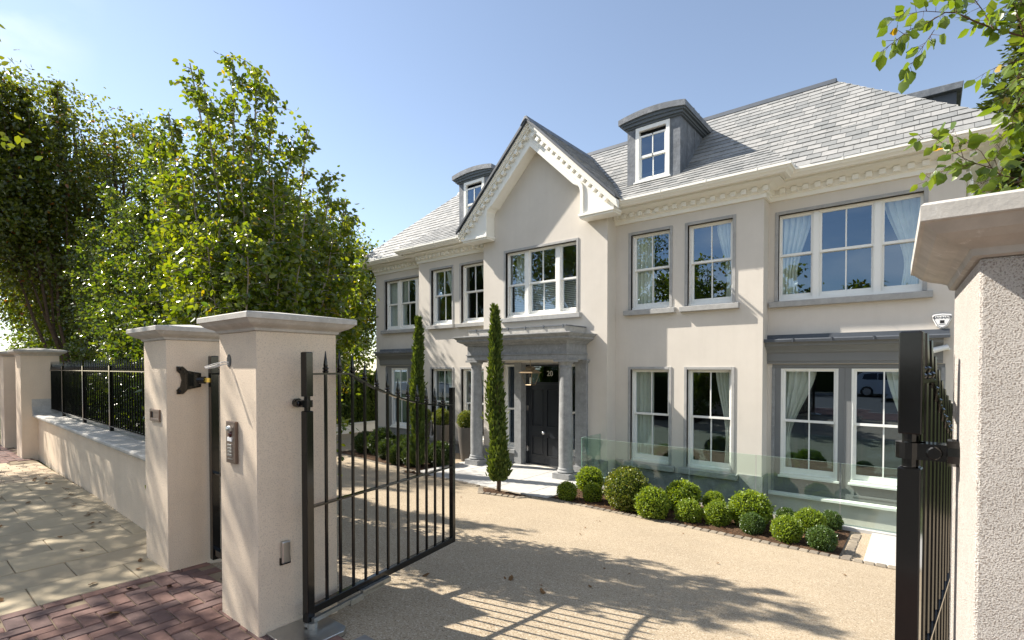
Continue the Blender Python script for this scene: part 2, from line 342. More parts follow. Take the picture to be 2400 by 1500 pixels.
def herring(x0, x1, y0, y1, s=.105):
    out = []
    for i in range(int((x1 - x0) / s) + 1):
        for j in range(int((y1 - y0) / s) + 1):
            t = (i - j) % 4; a, c = x0 + i * s, y0 + j * s
            if t == 0 and a + 2 * s <= x1 + .01: out.append((a, a + 2 * s, c, c + s))
            if t == 3 and c + 2 * s <= y1 + .12: out.append((a, a + s, c, c + 2 * s))
    return out
rects = herring(-4.665, .9, -1.62, 1.62); y = -1.62
while y < 1.7: rects.append((-4.77, -4.665, y, y + .21)); y += .21
for i in range(24): rects.append((-4.3 + i * .21, -4.09 + i * .21, 1.66, 1.765))
pavers('brick_crossover', 'brick', rects, .006, .003, ch=.007)
rects = herring(-19, x, -1.62, 1.62); pavers('far_brick_crossover', 'brick', rects, .006, .002)
# drive
b = MB(); DX0, DX1 = -16.6, 9
def strip(x0, x1, y0, y1): b.add([(x0, y0, gh(y0)), (x1, y0, gh(y0)), (x1, y1, gh(y1)), (x0, y1, gh(y1))], [(0, 1, 2, 3)])
strip(-6.2, DX1, 1.75, 3.75); strip(DX0, DX1, 3.75, 8.1); strip(DX0, DX1, 8.1, 9.38)
strip(DX0, -5.75, 9.38, 12.6); strip(-30, DX0, 10.4, 12.6)
struct('driveway', b, 'drive')
rects = [(-2.72 + i * .15, -2.58 + i * .15, 1.775, 1.90) for i in range(20)]
pavers('gate_setts', 'sett', rects, .012, .004, .06, .012, z=-.012)
# ------------------------------------------------------------------ beds, edging, porch paving
def bed(name, poly, z=GZ + .02):
    n = 26; x0, x1 = min(p[0] for p in poly), max(p[0] for p in poly); y0, y1 = min(p[1] for p in poly), max(p[1] for p in poly)
    bb = MB(); c = (sum(p[0] for p in poly) / len(poly), sum(p[1] for p in poly) / len(poly)); rings = 5; vs = []
    P = []
    for i in range(len(poly)):
        a, d = poly[i], poly[(i + 1) % len(poly)]; m = max(2, int(math.hypot(d[0] - a[0], d[1] - a[1]) / .12))
        P += [(a[0] + (d[0] - a[0]) * k / m, a[1] + (d[1] - a[1]) * k / m) for k in range(m)]
    for r in range(rings):
        f = 1 - r / rings
        vs += [(c[0] + (px - c[0]) * f, c[1] + (py - c[1]) * f, max(z, gh(py) + .012) + (0 if r == 0 else random.uniform(-.004, .03))) for px, py in P]
    k = len(P); vs.append((c[0], c[1], z + .03))
    fs = [(r * k + i, r * k + (i + 1) % k, (r + 1) * k + (i + 1) % k, (r + 1) * k + i) for r in range(rings - 1) for i in range(k)]
    fs += [((rings - 1) * k + i, (rings - 1) * k + (i + 1) % k, rings * k) for i in range(k)]
    bb.add(vs, fs); return struct(name, bb, 'soil')
bed('soil_bed_by_the_balustrade', [(-5.75, 8.02), (-.86, 7.86), (-.86, 9.28), (-5.55, 9.28)])
bed('soil_bed_by_the_left_bay', [(-13.6, 8.5), (-9.55, 8.2), (-9.55, 9.35), (-13.4, 9.3)])
bed('soil_pit', [(-7.05, 7.75), (-6.55, 7.22), (-5.95, 7.45), (-5.95, 7.82)])
bed('soil_pit', [(-9.75, 7.98), (-9.35, 7.6), (-8.75, 7.75), (-8.75, 8.0)])
bed('garden_soil', [(-14.5, 2.02), (-6.1, 2.02), (-6.3, 3.75), (-14.5, 3.75)])
def setts(path, wid=.11, step=.12):
    bb = MB()
    for a, d in zip(path[:-1], path[1:]):
        L = math.hypot(d[0] - a[0], d[1] - a[1]); m = int(L / step); ux, uy = (d[0] - a[0]) / L, (d[1] - a[1]) / L
        for i in range(m):
            s0 = i * step + .006; s1 = (i + 1) * step - .006; j = random.uniform(-.006, .006)
            q = [(a[0] + ux * s - uy * o, a[1] + uy * s + ux * o) for s, o in ((s0, j), (s1, j), (s1, j + wid), (s0, j + wid))]
            zz = gh(q[0][1]) + .012 + random.uniform(-.004, .004); cx, cy = sum(p[0] for p in q) / 4, sum(p[1] for p in q) / 4
            q2 = [(cx + (px - cx) * .80, cy + (py - cy) * .86) for px, py in q]
            bb.frust(q, zz - .06, q, zz - .008, cap1=False); bb.frust(q, zz - .008, q2, zz, cap0=False)
    return bb
b = setts([(-5.75, 7.9), (-.70, 7.74), (3.5, 7.80)]); c = setts([(-.72, 7.9), (-.72, 9.25)]); b.add(c.v, c.f)
for pa in ([(-7.15, 7.74), (-6.58, 7.1), (-5.85, 7.38), (-5.75, 7.78)], [(-9.9, 7.95), (-9.4, 7.48), (-8.7, 7.62), (-8.55, 7.84), (-7.15, 7.78)], [(-13.7, 8.4), (-9.6, 8.08)]):
    c = setts(pa); b.add(c.v, c.f)
struct('cobble_edging', b, 'cobble')
b = MB(); xs = [-9.42, -8.6, -7.75, -6.9, -6.05, -5.55]; ys = [7.92, 8.72, 9.5, 10.3]
for i in range(5):
    for j in range(3): b.cbox(xs[i] + .003, xs[i + 1] - .003, ys[j] + .003, ys[j + 1] - .003, GZ - .05, GZ + .045, .005)
struct('porch_paving', b, 'porch')
b = MB()
for i in range(6):
    for j in range(2): b.cbox(-.6 + i * .62 + .003, .02 + i * .62 - .003, 7.92 + j * .72 + .003, 8.64 + j * .72 - .003, GZ - .05, GZ + .03, .005)
struct('pale_paving', b, 'porch')
b = MB().box(-5.72, 1.6, 9.36, 9.54, GZ - .1, GZ + .05); struct('balustrade_kerb', b, 'porch')
b = MB().add([(-5.75, 9.54, GZ), (1.6, 9.54, GZ), (1.6, 9.54, -2.6), (-5.75, 9.54, -2.6)], [(3, 2, 1, 0)]).add([(-5.75, 9.54, -2.6), (1.6, 9.54, -2.6), (1.6, 11.3, -2.6), (-5.75, 11.3, -2.6)], [(0, 1, 2, 3)])
b.add([(-5.75, 9.4, GZ), (-5.75, 11.3, GZ), (-5.75, 11.3, -2.6), (-5.75, 9.4, -2.6)], [(0, 1, 2, 3)])
struct('lightwell_pit', b, 'porch')
# ------------------------------------------------------------------ the house
GY, BY, AY = 10.3, 10.7, 11.1
XL, X1, X2, X3, X4, X5 = -15.15, -12.4, -9.31, -5.575, -2.445, .47
GC = -7.5
house = thing('house', 'large cream rendered double fronted house with a grey slate roof, gabled centre and columned porch', 'house', (GC, BY, GZ))
def wall_y(b, x0, x1, z0, z1, y, th, holes):
    xs = sorted({x0, x1, *[h[0] for h in holes], *[h[1] for h in holes]}); zs = sorted({z0, z1, *[h[2] for h in holes], *[h[3] for h in holes]})
    def inh(x, z): return any(h[0] < x < h[1] and h[2] < z < h[3] for h in holes)
    for i in range(len(xs) - 1):
        for j in range(len(zs) - 1):
            if not inh((xs[i] + xs[i + 1]) / 2, (zs[j] + zs[j + 1]) / 2):
                a, c, d, e = xs[i], xs[i + 1], zs[j], zs[j + 1]
                b.add([(a, y, d), (c, y, d), (c, y, e), (a, y, e)], [(0, 1, 2, 3)]); b.add([(a, y + th, d), (c, y + th, d), (c, y + th, e), (a, y + th, e)], [(3, 2, 1, 0)])
    for a, c, d, e in holes:
        b.add([(a, y, d), (c, y, d), (c, y, e), (a, y, e), (a, y + th, d), (c, y + th, d), (c, y + th, e), (a, y + th, e)], [(0, 4, 5, 1), (1, 5, 6, 2), (2, 6, 7, 3), (3, 7, 4, 0)])
UZ0, UZ1, LZ0, LZ1 = 2.95, 4.625, -.45, 1.61
bw_up = [(-5.195, -4.295), (-3.91, -3.01), (-11.83, -10.925), (-10.545, -9.65)]
A_up, A_upl, G_up = (-2.27, -.06), (-14.62, -12.53), (-8.53, -6.38)
TOP = 5.2
b = MB()
wall_y(b, XL, X1, -1.0, TOP, AY, .35, [(*A_upl, UZ0, UZ1), (-14.62, -12.46, GZ + .02, 1.72)])
wall_y(b, X1, X2 + .3, -1.0, TOP, BY, .35, [(*bw_up[2], UZ0, UZ1), (*bw_up[3], UZ0, UZ1), (*bw_up[2], LZ0, LZ1), (*bw_up[3], LZ0, LZ1)])
wall_y(b, X2, X3, -1.0, TOP, GY, .3, [(*G_up, UZ0, UZ1), (-8.62, -6.28, GZ + .04, 1.78)])
wall_y(b, X3 - .3, X4, -2.7, TOP, BY, .35, [(*bw_up[0], UZ0, UZ1), (*bw_up[1], UZ0, UZ1), (*bw_up[0], LZ0, LZ1), (*bw_up[1], LZ0, LZ1)])
wall_y(b, X4, X5, -2.7, TOP, AY, .35, [(*A_up, UZ0, UZ1), (-2.36, .25, -.8, 1.72)])
for x, y0, y1 in ((XL, AY, 16), (X1, BY, AY), (X2, GY, BY), (X3, GY, BY), (X4, BY, AY), (X5, AY, 16)):
    b.add([(x, y0, -2.7), (x, y1, -2.7), (x, y1, TOP), (x, y0, TOP)], [(0, 1, 2, 3)])
b.add([(XL, 16, -1), (X5, 16, -1), (X5, 16, TOP), (XL, 16, TOP)], [(0, 1, 2, 3)])
gz = lambda x: 7.5 - .99 * abs(x - GC)
b.add([(X2, GY, TOP), (X3, GY, TOP), (X3, GY, gz(X3)), (GC, GY, gz(GC)), (X2, GY, gz(X2))], [(0, 1, 2, 3, 4)])
b.build('wall', 'render', house)
b = MB(); b.box(X5 - .07, X5 + .012, AY - .012, AY + .05, 4.0, 4.9); 
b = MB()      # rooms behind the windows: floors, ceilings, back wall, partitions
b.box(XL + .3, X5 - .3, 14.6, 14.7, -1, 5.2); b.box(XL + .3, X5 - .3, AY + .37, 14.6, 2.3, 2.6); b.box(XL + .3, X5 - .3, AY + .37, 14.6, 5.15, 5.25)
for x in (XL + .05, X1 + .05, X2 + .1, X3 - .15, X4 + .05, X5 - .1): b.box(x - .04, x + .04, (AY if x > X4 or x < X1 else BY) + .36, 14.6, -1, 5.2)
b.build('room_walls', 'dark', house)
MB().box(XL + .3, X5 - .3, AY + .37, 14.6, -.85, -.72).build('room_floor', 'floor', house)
# plinth and basement trim
PL = lambda *a: MB().box(*a).build('plinth', 'stone', house, bevel=.006)
for x0, x1, y, z0, z1 in ((XL - .03, -14.7, AY, GZ - .1, -.42), (X1 - .03, -11.95, BY, GZ - .1, -.45), (-10.81, -10.66, BY, GZ - .1, -.60), (X2 - .03, -8.84, GY, GZ - .1, -.45), (-6.06, X3 + .03, GY, GZ - .1, -.45),
                         (-2.86, X4 + .03, BY, -1.35, -.45), (X3 + .03, -5.36, BY, -1.35, -.45), (-4.16, -4.06, BY, -1.35, -.60)): PL(x0, x1, y - .03, y + .02, z0, z1)
for x0, x1, y in ((-11.95, -10.81, BY), (-10.66, -9.34, BY), (-5.36, -4.16, BY), (-4.06, -2.86, BY)): PL(x0, x1, y - .032, y + .02, -1.35 if x0 > -6 else GZ - .1, -.60)
PL(X4 - .02, X4 + .03, BY - .02, AY, -1.35, -.45); PL(XL - .03, XL + .02, AY + .02, 16, GZ - .1, -.42)
def ring(b, x0, x1, z0, z1, t, y0, y1, bottom=True, tb=None, tt=None):
    tt = tt or t; tb = tb or t
    b.box(x0, x0 + t, y0, y1, z0, z1); b.box(x1 - t, x1, y0, y1, z0, z1); b.box(x0 + t, x1 - t, y0, y1, z1 - tt, z1)
    if bottom: b.box(x0 + t, x1 - t, y0, y1, z0, z0 + tb)
def window(x0, x1, z0, z1, y, lights, surround=True, sill=True, mid=None, parent=house, ins=.10, drop=0, name='window', frame='timber', ft=.02, bars=True):
    f = MB(); mid = mid if mid is not None else (z0 + z1) / 2 + .03
    z0f = z0 + .05
    f.box(x0 - .0, x1 + .0, y + ins - .05, y + ins + .16, z0, z0f); f.box(x0, x1, y + ins - .02, y + ins + .14, z1 - ft, z1)
    xs = [x0] + [v for l in lights for v in l] + [x1]
    for i in range(0, len(xs), 2):
        if xs[i + 1] - xs[i] > .004: f.box(xs[i], xs[i + 1], y + ins - .015, y + ins + .14, z0f, z1 - ft)
    for l0, l1 in lights:
        f.box(l0, l0 + .014, y + ins - .01, y + ins + .02, z0f, z1 - ft); f.box(l1 - .014, l1, y + ins - .01, y + ins + .02, z0f, z1 - ft)
    w = f.build(name, frame, parent, bevel=.004)
    st = .045
    for l0, l1 in lights:
        for k, (a, c, yo) in enumerate(((mid - .02 - drop, z1 - ft - drop, y + ins + .02), (z0f, mid + .02, y + ins + .065))):
            s = MB(); ring(s, l0 + .002, l1 - .002, a, c, st, yo, yo + .04, tb=.045 if k == 0 else .095, tt=.035 if k == 0 else .045)
            if l1 - l0 > .62 and bars: m = (l0 + l1) / 2; s.box(m - .011, m + .011, yo + .004, yo + .036, a + .03, c - .03)
            s.build('sash', 'timber', w)
            g = MB(); j = [random.uniform(-.0016, .0016) for _ in range(4)]; ga, gc = a + (.045 if k == 0 else .095) - .004, c - .03
            g.add([(l0 + st - .004, yo + .02 + j[0], ga), (l1 - st + .004, yo + .02 + j[1], ga), (l1 - st + .004, yo + .02 + j[2], gc), (l0 + st - .004, yo + .02 + j[3], gc)], [(0, 1, 2, 3)])
            g.build('pane', 'glass', w)
    if surround:
        s = MB(); t = .06
        s.box(x0 - t, x0, y - .018, y + ins - .02, z0, z1 + t); s.box(x1, x1 + t, y - .018, y + ins - .02, z0, z1 + t); s.box(x0, x1, y - .018, y + ins - .02, z1, z1 + t)
        s.build('stone_surround', 'trimstone', w, bevel=.006)
    if sill:
        MB().prism_x([(y - .11, z0 - .125), (y - .11, z0 - .02), (y + .02, z0 - .003), (y + ins, z0 - .003), (y + ins, z0 - .125)], x0 - .14, x1 + .14).build('stone_sill', 'trimstone', w, bevel=.006)
    return w
def curtain(x0, x1, z0, z1, y, side, tie, label, ma='curtain', tied=.42, name='curtain'):
    nu, nv = 26, 22; vs = []; W = x1 - x0; ph = random.uniform(0, 6)
    for j in range(nv + 1):
        t = j / nv; z = z1 + (z0 - z1) * t
        k = 1 if not tie else 1 - (1 - tied) * (math.sin(min(t / .72, 1) * math.pi / 2) ** 1.6)
        if tie and t > .72: k = tied + .10 * (t - .72) / .28
        for i in range(nu + 1):
            u = i / nu; xx = u * k; X = x0 + xx * W if side < 0 else x1 - xx * W
            vs.append((X, y + .03 * math.sin(u * 30 + ph + t * .6) + .012 * math.sin(u * 61 + t * 2), z))
    fs = [(j * (nu + 1) + i, j * (nu + 1) + i + 1, (j + 1) * (nu + 1) + i + 1, (j + 1) * (nu + 1) + i) for j in range(nv) for i in range(nu)]
    return tag(MB().add(vs, fs).build(name, ma, smooth=True), label, 'curtain')
UM, LM = 3.85, .62
names = ['left first floor sash of the right wing', 'right first floor sash of the right wing', 'left first floor sash of the left wing', 'first floor sash tucked beside the gable']
for i, (a, c) in enumerate(bw_up):
    window(a, c, UZ0, UZ1, BY, [(a + .03, c - .03)], mid=UM); window(a, c, LZ0, LZ1, BY, [(a + .03, c - .03)], mid=LM)
cl = 'sage green curtain hanging behind the '
for i, (side, w_) in enumerate(((-1, .5), (1, .42), (1, .5), (1, .35))):
    a, c = bw_up[i]; q = (c - a) * w_
    p0, p1 = (a + .02, a + q) if side < 0 else (c - q, c - .02)
    curtain(p0, p1, UZ0, UZ1 - .02, BY + .24, side, i != 0, cl + names[i])
    curtain(p0, p1, LZ0, LZ1 - .02, BY + .24, side, i != 0, cl + names[i].replace('first floor', 'ground floor'))
la = [(-2.27, -1.69), (-1.60, -.74), (-.645, -.06)]; window(*A_up, UZ0, UZ1, AY, la, mid=UM)
lg = [(-8.53, -7.965), (-7.855, -7.015), (-6.905, -6.38)]; wg = window(*G_up, UZ0, UZ1, GY, lg, mid=UM - .06)
ll = [(-14.60, -14.06), (-13.93, -13.13), (-13.0, -12.55)]; window(*A_upl, UZ0, UZ1, AY, ll, mid=UM - .02)
curtain(-2.25, -1.72, UZ0, UZ1, AY + .25, -1, True, cl + 'left light of the right end triple window', tied=.5)
curtain(-.62, -.07, UZ0, UZ1, AY + .25, 1, True, cl + 'right light of the right end triple window', tied=.45)
curtain(-14.58, -14.05, UZ0, UZ1, AY + .25, -1, False, cl + 'left light of the left end triple window')
curtain(-13.93, -13.55, UZ0, UZ1, AY + .25, -1, True, cl + 'middle light of the left end triple window')
curtain(-8.50, -8.15, UZ0, UZ1, GY + .42, -1, True, cl + 'left light of the gable window', tied=.6)
b = MB(); z = UZ0 + .05
while z < UM - .08: b.add([(-8.5, GY + .30, z), (-6.4, GY + .30, z), (-6.4, GY + .335, z + .04), (-8.5, GY + .335, z + .04)], [(0, 1, 2, 3)]); z += .045
tag(b.build('window_blind', 'blind'), 'white slatted blind across the lower half of the gable window', 'blind')
# grey joinery bays on the ground floor ends
for x0, x1, z0, lts, sz0 in ((-2.36, .25, -.8, [(-2.21, -1.25), (-1.05, -.09)], -.45), (-14.62, -12.46, GZ + .02, [(-14.34, -13.49), (-13.26, -12.56)], -.36)):
    b = MB(); wall_y(b, x0, x1, z0, 1.72, AY + .03, .06, [(l0, l1, sz0, 1.635) for l0, l1 in lts])
    b.box(x0, x1, AY + .012, AY + .03, 1.66, 1.72)
    for l0, l1 in lts:
        ring(b, l0 + .03, l1 - .03, z0 + .1, sz0 - .05, .035, AY + .018, AY + .03)
        m = (l0 + l1) / 2; 
    m = (lts[0][1] + lts[1][0]) / 2; b.box(m - .004, m + .004, AY + .022, AY + .03, z0, 1.66)
    bay = b.build('bay_joinery', 'greyjoin', house, bevel=.003)
    for l0, l1 in lts: window(l0, l1, sz0, 1.635, AY, [(l0 + .03, l1 - .03)], surround=False, sill=False, mid=LM, ins=.05)
    b = MB(); b.box(x0 - .004, x0 + .05, AY - .012, AY + .03, z0, 1.66); b.box(x1 - .05, x1 + .004, AY - .012, AY + .03, z0, 1.66); b.build('stone_jamb', 'stone', house, bevel=.004)
    for l0, l1 in lts: MB().box(l0 - .03, l1 + .03, AY - .03, AY + .03, sz0 - .035, sz0 + .004).build('window_cill', 'timber', house, bevel=.004)
for x0, x1, zt in ((X4, .22, 2.29), (-14.88, X1, 2.29)):
    d = zt - 2.29; pr = [(0, 1.73 + d), (.05, 1.73 + d), (.05, 1.77 + d), (.07, 1.78 + d), (.07, 1.93 + d), (.10, 1.95 + d), (.12, 1.99 + d), (.20, 2.05 + d), (.26, 2.07 + d), (.26, 2.13 + d), (.30, 2.15 + d), (0, 2.17 + d)]
    MB().sweep(pr, [(x0, AY), (x1, AY)]).build('bay_cornice', 'greyjoin', house)
    rightbay = x0 > -5
    b = MB().sweep([(0, 2.168 + d), (.31, 2.14 + d), (.335, 2.135 + d), (.34, 2.18 + d), (.32, 2.20 + d), (.06, 2.21 + d), (.05, zt), (0, zt)], [(x0, AY), (x1 + (.08 if rightbay else 0), AY)])
    x = x0 + .5
    while x < x1: b.box(x - .012, x + .012, AY - .35, AY - .29, 2.13 + d, 2.21 + d); x += .62
    b.build('lead_flashing', 'darklead' if rightbay else 'lead', house)
curtain(-2.20, -1.62, -.45, 1.62, AY + .22, -1, True, cl + 'left ground floor sash of the right end bay', tied=.22)
curtain(-.55, -.11, -.45, 1.62, AY + .22, 1, True, cl + 'right ground floor sash of the right end bay', tied=.3)
curtain(-14.32, -14.0, -.4, 1.62, AY + .22, -1, True, cl + 'left glazed door of the left end bay', tied=.5)
MB().prism_x([(AY - .09, -.84), (AY - .09, -.79), (AY, -.77), (AY, -.84)], -2.40, .3).build('bay_ledge', 'white', house, bevel=.004)
MB().prism_x([(AY - .12, -1.42), (AY - .12, -1.36), (AY, -1.33), (AY, -1.42)], X4, .47).build('basement_ledge', 'white', house)
# ---- cornice, dentils, gutter
CPROF = [(0, 4.90), (.045, 4.90), (.045, 4.975), (.065, 4.985), (.075, 5.0), (.075, 5.085), (.12, 5.09), (.15, 5.105), (.20, 5.125), (.34, 5.135), (.34, 5.175), (.40, 5.19), (.44, 5.235), (.44, 5.27), (0, 5.30)]
GPROF = [(.40, 5.165), (.455, 5.165), (.475, 5.19), (.515, 5.215), (.535, 5.25), (.56, 5.255), (.56, 5.30), (.545, 5.30), (.535, 5.275), (.46, 5.19), (.40, 5.185)]
paths = ([(XL, 15.9), (XL, AY), (X1, AY), (X1, BY), (X2, BY)], [(X3, BY), (X4, BY), (X4, AY), (X5, AY), (X5, 15.9)])
paths = [[(x, y) for x, y in p] for p in paths]
def fix(p):   # travel so that 'right of travel' is outside
    return p
for pi, p in enumerate(paths):
    b = MB().sweep(CPROF, p)
    for (xa, ya), (xb, yb) in zip(p[:-1], p[1:]):
        if abs(ya - yb) > .01: continue
        x = xa + .02
        while x < xb + .05:
            b.box(x, x + .095, ya - .16, ya - .06, 5.002, 5.088); x += .195
    b.build('cornice', 'white', house)
    g = MB().sweep(GPROF, p); 
    for (xa, ya), (xb, yb) in zip(p[:-1], p[1:]):
        if abs(ya - yb) > .01: continue
        x = xa + .35
        while x < xb: g.sweep([(o + .006 if o > .45 else o, z - (.006 if z < 5.28 else -.004)) for o, z in GPROF], [(x, ya), (x + .022, ya)]); x += .92
    g.build('gutter', 'white', house)
b = MB().tube([(X5 + .03, AY + .15, 4.85), (X5 + .06, AY + .15, 4.7), (X5 + .06, AY + .15, GZ)], .037, 10); b.sphere((X5 + .07, AY + .2, 4.98), .06, 10, 6)
b.build('downpipe', 'white', house, smooth=True)
# ---- roof
def clip(poly, pts):
    for (ax, ay), (bx, by) in zip(poly, poly[1:] + poly[:1]):
        out = []
        for p, q in zip(pts, pts[1:] + pts[:1]):
            sp = (bx - ax) * (p[1] - ay) - (by - ay) * (p[0] - ax); sq = (bx - ax) * (q[1] - ay) - (by - ay) * (q[0] - ax)
            if sp >= 0: out.append(p)
            if (sp > 0 > sq) or (sp < 0 < sq): t = sp / (sp - sq); out.append((p[0] + (q[0] - p[0]) * t, p[1] + (q[1] - p[1]) * t))
        pts = out
        if len(pts) < 3: return []
    return pts
def slates(b, O, u, v, poly, wid=.24, exp=.19):
    O, u, v = Vector(O), Vector(u).normalized(), Vector(v).normalized(); n = u.cross(v)
    if n.z < 0: n = -n
    if sum((poly[i][0] - poly[i - 1][0]) * (poly[i][1] + poly[i - 1][1]) for i in range(len(poly))) > 0: poly = poly[::-1]
    u0, u1 = min(p[0] for p in poly), max(p[0] for p in poly); v1 = max(p[1] for p in poly); r = 0; vv = 0.
    while vv < v1:
        uu = u0 - (wid / 2 if r % 2 else 0) - random.uniform(0, .02)
        while uu < u1:
            ww = wid + random.uniform(-.012, .012); lo = vv + random.uniform(-.006, .006)
            pts = clip(poly, [(uu + .003, lo), (uu + ww - .003, lo), (uu + ww - .003, vv + exp + .008), (uu + .003, vv + exp + .008)])
            if pts:
                t0 = .016 + random.uniform(-.003, .006); k = len(pts)
                top = [O + u * p[0] + v * p[1] + n * (t0 * (1 - .85 * (p[1] - vv) / exp) + .004) for p in pts]; bot = [O + u * p[0] + v * p[1] for p in pts]
                b.add(top + bot, [tuple(range(k))] + [(i, k + i, k + (i + 1) % k, (i + 1) % k) for i in range(k)])
            uu += ww
        vv += exp; r += 1
EZ, EA, EB, RY, RZ = 5.29, AY - .55, BY - .55, 13.2, 7.9
L_A, L_B = math.hypot(RY - EA, RZ - EZ), math.hypot(RY - EB, RZ - EZ)
XE0, XE1 = XL - .55, X5 + .55; XR0, XR1 = XE0 + 2.65, XE1 - 2.65
b = MB()
vA, vB = (0, RY - EA, RZ - EZ), (0, RY - EB, RZ - EZ)
YM = 11.4; PA_ = (RZ - EZ) / (RY - EA); ZM = EZ + (YM - EA) * PA_; VM = L_A * (YM - EA) / (RY - EA); WM = (7.6 - ZM) / .99; YT = EA + (7.6 - EZ) / PA_; VT = L_A * (YT - EA) / (RY - EA)
hip = lambda v: 2.65 * v / L_A
slates(b, (0, EA, EZ), (1, 0, 0), vA, [(XE0, 0), (-12.9, 0), (-12.25, VM), (XE0 + hip(VM), VM)])
slates(b, (0, EA, EZ), (1, 0, 0), vA, [(-1.95, 0), (XE1, 0), (XE1 - hip(VM), VM), (-2.6, VM)])
slates(b, (0, EA, EZ), (1, 0, 0), vA, [(XE0 + hip(VM), VM), (GC - WM, VM), (GC, VT), (GC, L_A), (XR0, L_A)])
slates(b, (0, EA, EZ), (1, 0, 0), vA, [(GC + WM, VM), (XE1 - hip(VM), VM), (XR1, L_A), (GC, L_A), (GC, VT)])
vB = (0, YM - EB, ZM - EZ); L_B = math.hypot(YM - EB, ZM - EZ)
slates(b, (0, EB, EZ), (1, 0, 0), vB, [(-12.95, 0), (GC - 2.33, 0), (GC - WM, L_B), (-12.25, L_B)])
slates(b, (0, EB, EZ), (1, 0, 0), vB, [(GC + 2.33, 0), (-1.9, 0), (-2.6, L_B), (GC + WM, L_B)])
slates(b, (XE1, 0, EZ), (0, 1, 0), (XR1 - XE1, 0, RZ - EZ), [(EA, 0), (15.85, 0), (RY, math.hypot(2.65, RZ - EZ))])
roof = b.build('roof', 'slate', house)
b = MB(); e = .004
b.add([(XE0, EA, EZ - e), (XE1, EA, EZ - e), (XR1, RY, RZ - e), (XR0, RY, RZ - e), (XE0, 15.85, EZ), (XE1, 15.85, EZ)], [(0, 1, 2, 3), (1, 5, 2), (0, 3, 4), (3, 2, 5, 4)])
b.add([(-12.95, EB, EZ - e), (GC - 2.33, EB, EZ - e), (GC - WM, YM, ZM - e), (-12.25, YM, ZM - e)], [(0, 1, 2, 3)])
b.add([(GC + 2.33, EB, EZ - e), (-1.9, EB, EZ - e), (-2.6, YM, ZM - e), (GC + WM, YM, ZM - e)], [(0, 1, 2, 3)])
b.add([(-1.9, EB, EZ), (-1.9, EA, EZ - .02), (-2.6, YM, ZM)], [(0, 1, 2)]); b.add([(-12.95, EB, EZ), (-12.95, EA, EZ - .02), (-12.25, YM, ZM)], [(0, 2, 1)])
b.build('roof_felt', 'slate', house)
b = MB().prism_x([(RY - .13, RZ - .09), (RY - .05, RZ + .04), (RY + .05, RZ + .04), (RY + .13, RZ - .09)], XR0 - .05, XR1 + .05)
b.build('ridge', 'darklead', roof, bevel=.01)
# gable roof
LG = math.hypot(2.33, 2.31); b = MB()
for s in (1, -1): slates(b, (GC + s * 2.33, 0, EZ), (0, 1, 0), (-s * 2.33, 0, 2.31), [(9.84, 0), (EB, 0), (YM, LG * (ZM - EZ) / 2.31), (YT, LG), (9.84, LG)], exp=.18)
gr = b.build('gable_roof', 'slate', house)
b = MB()
for s in (1, -1): b.add([(GC + s * 2.33, 9.84, EZ - .005), (GC + s * 2.33, EB, EZ - .005), (GC + s * WM, YM, ZM - .005), (GC, YT, 7.595), (GC, 9.84, 7.595)], [(0, 1, 2, 3, 4)])
b.add([(GC - 2.36, 9.83, EZ - .07), (GC - 2.36, 9.83, EZ + .02), (GC, 9.83, 7.63), (GC, 9.83, 7.54)], [(0, 1, 2, 3)])
for s in (1, -1):
    for y0, y1 in ((9.80, 9.86),): b.add([(GC + s * 2.37, y0, EZ - .045), (GC + s * 2.37, y0, EZ + .02), (GC, y0, 7.635), (GC, y0, 7.56), (GC + s * 2.37, y1, EZ - .045), (GC + s * 2.37, y1, EZ + .02), (GC, y1, 7.635), (GC, y1, 7.56)], [(0, 1, 2, 3), (7, 6, 5, 4), (1, 5, 6, 2), (0, 3, 7, 4), (0, 4, 5, 1)])
b.build('verge_edge', 'darklead', gr)
b = MB().prism_y([(GC - .16, 7.47), (GC - .03, 7.66), (GC + .03, 7.66), (GC + .16, 7.47), (GC, 7.6)], 9.78, 12.9); b.build('gable_ridge', 'lead', gr, bevel=.008)
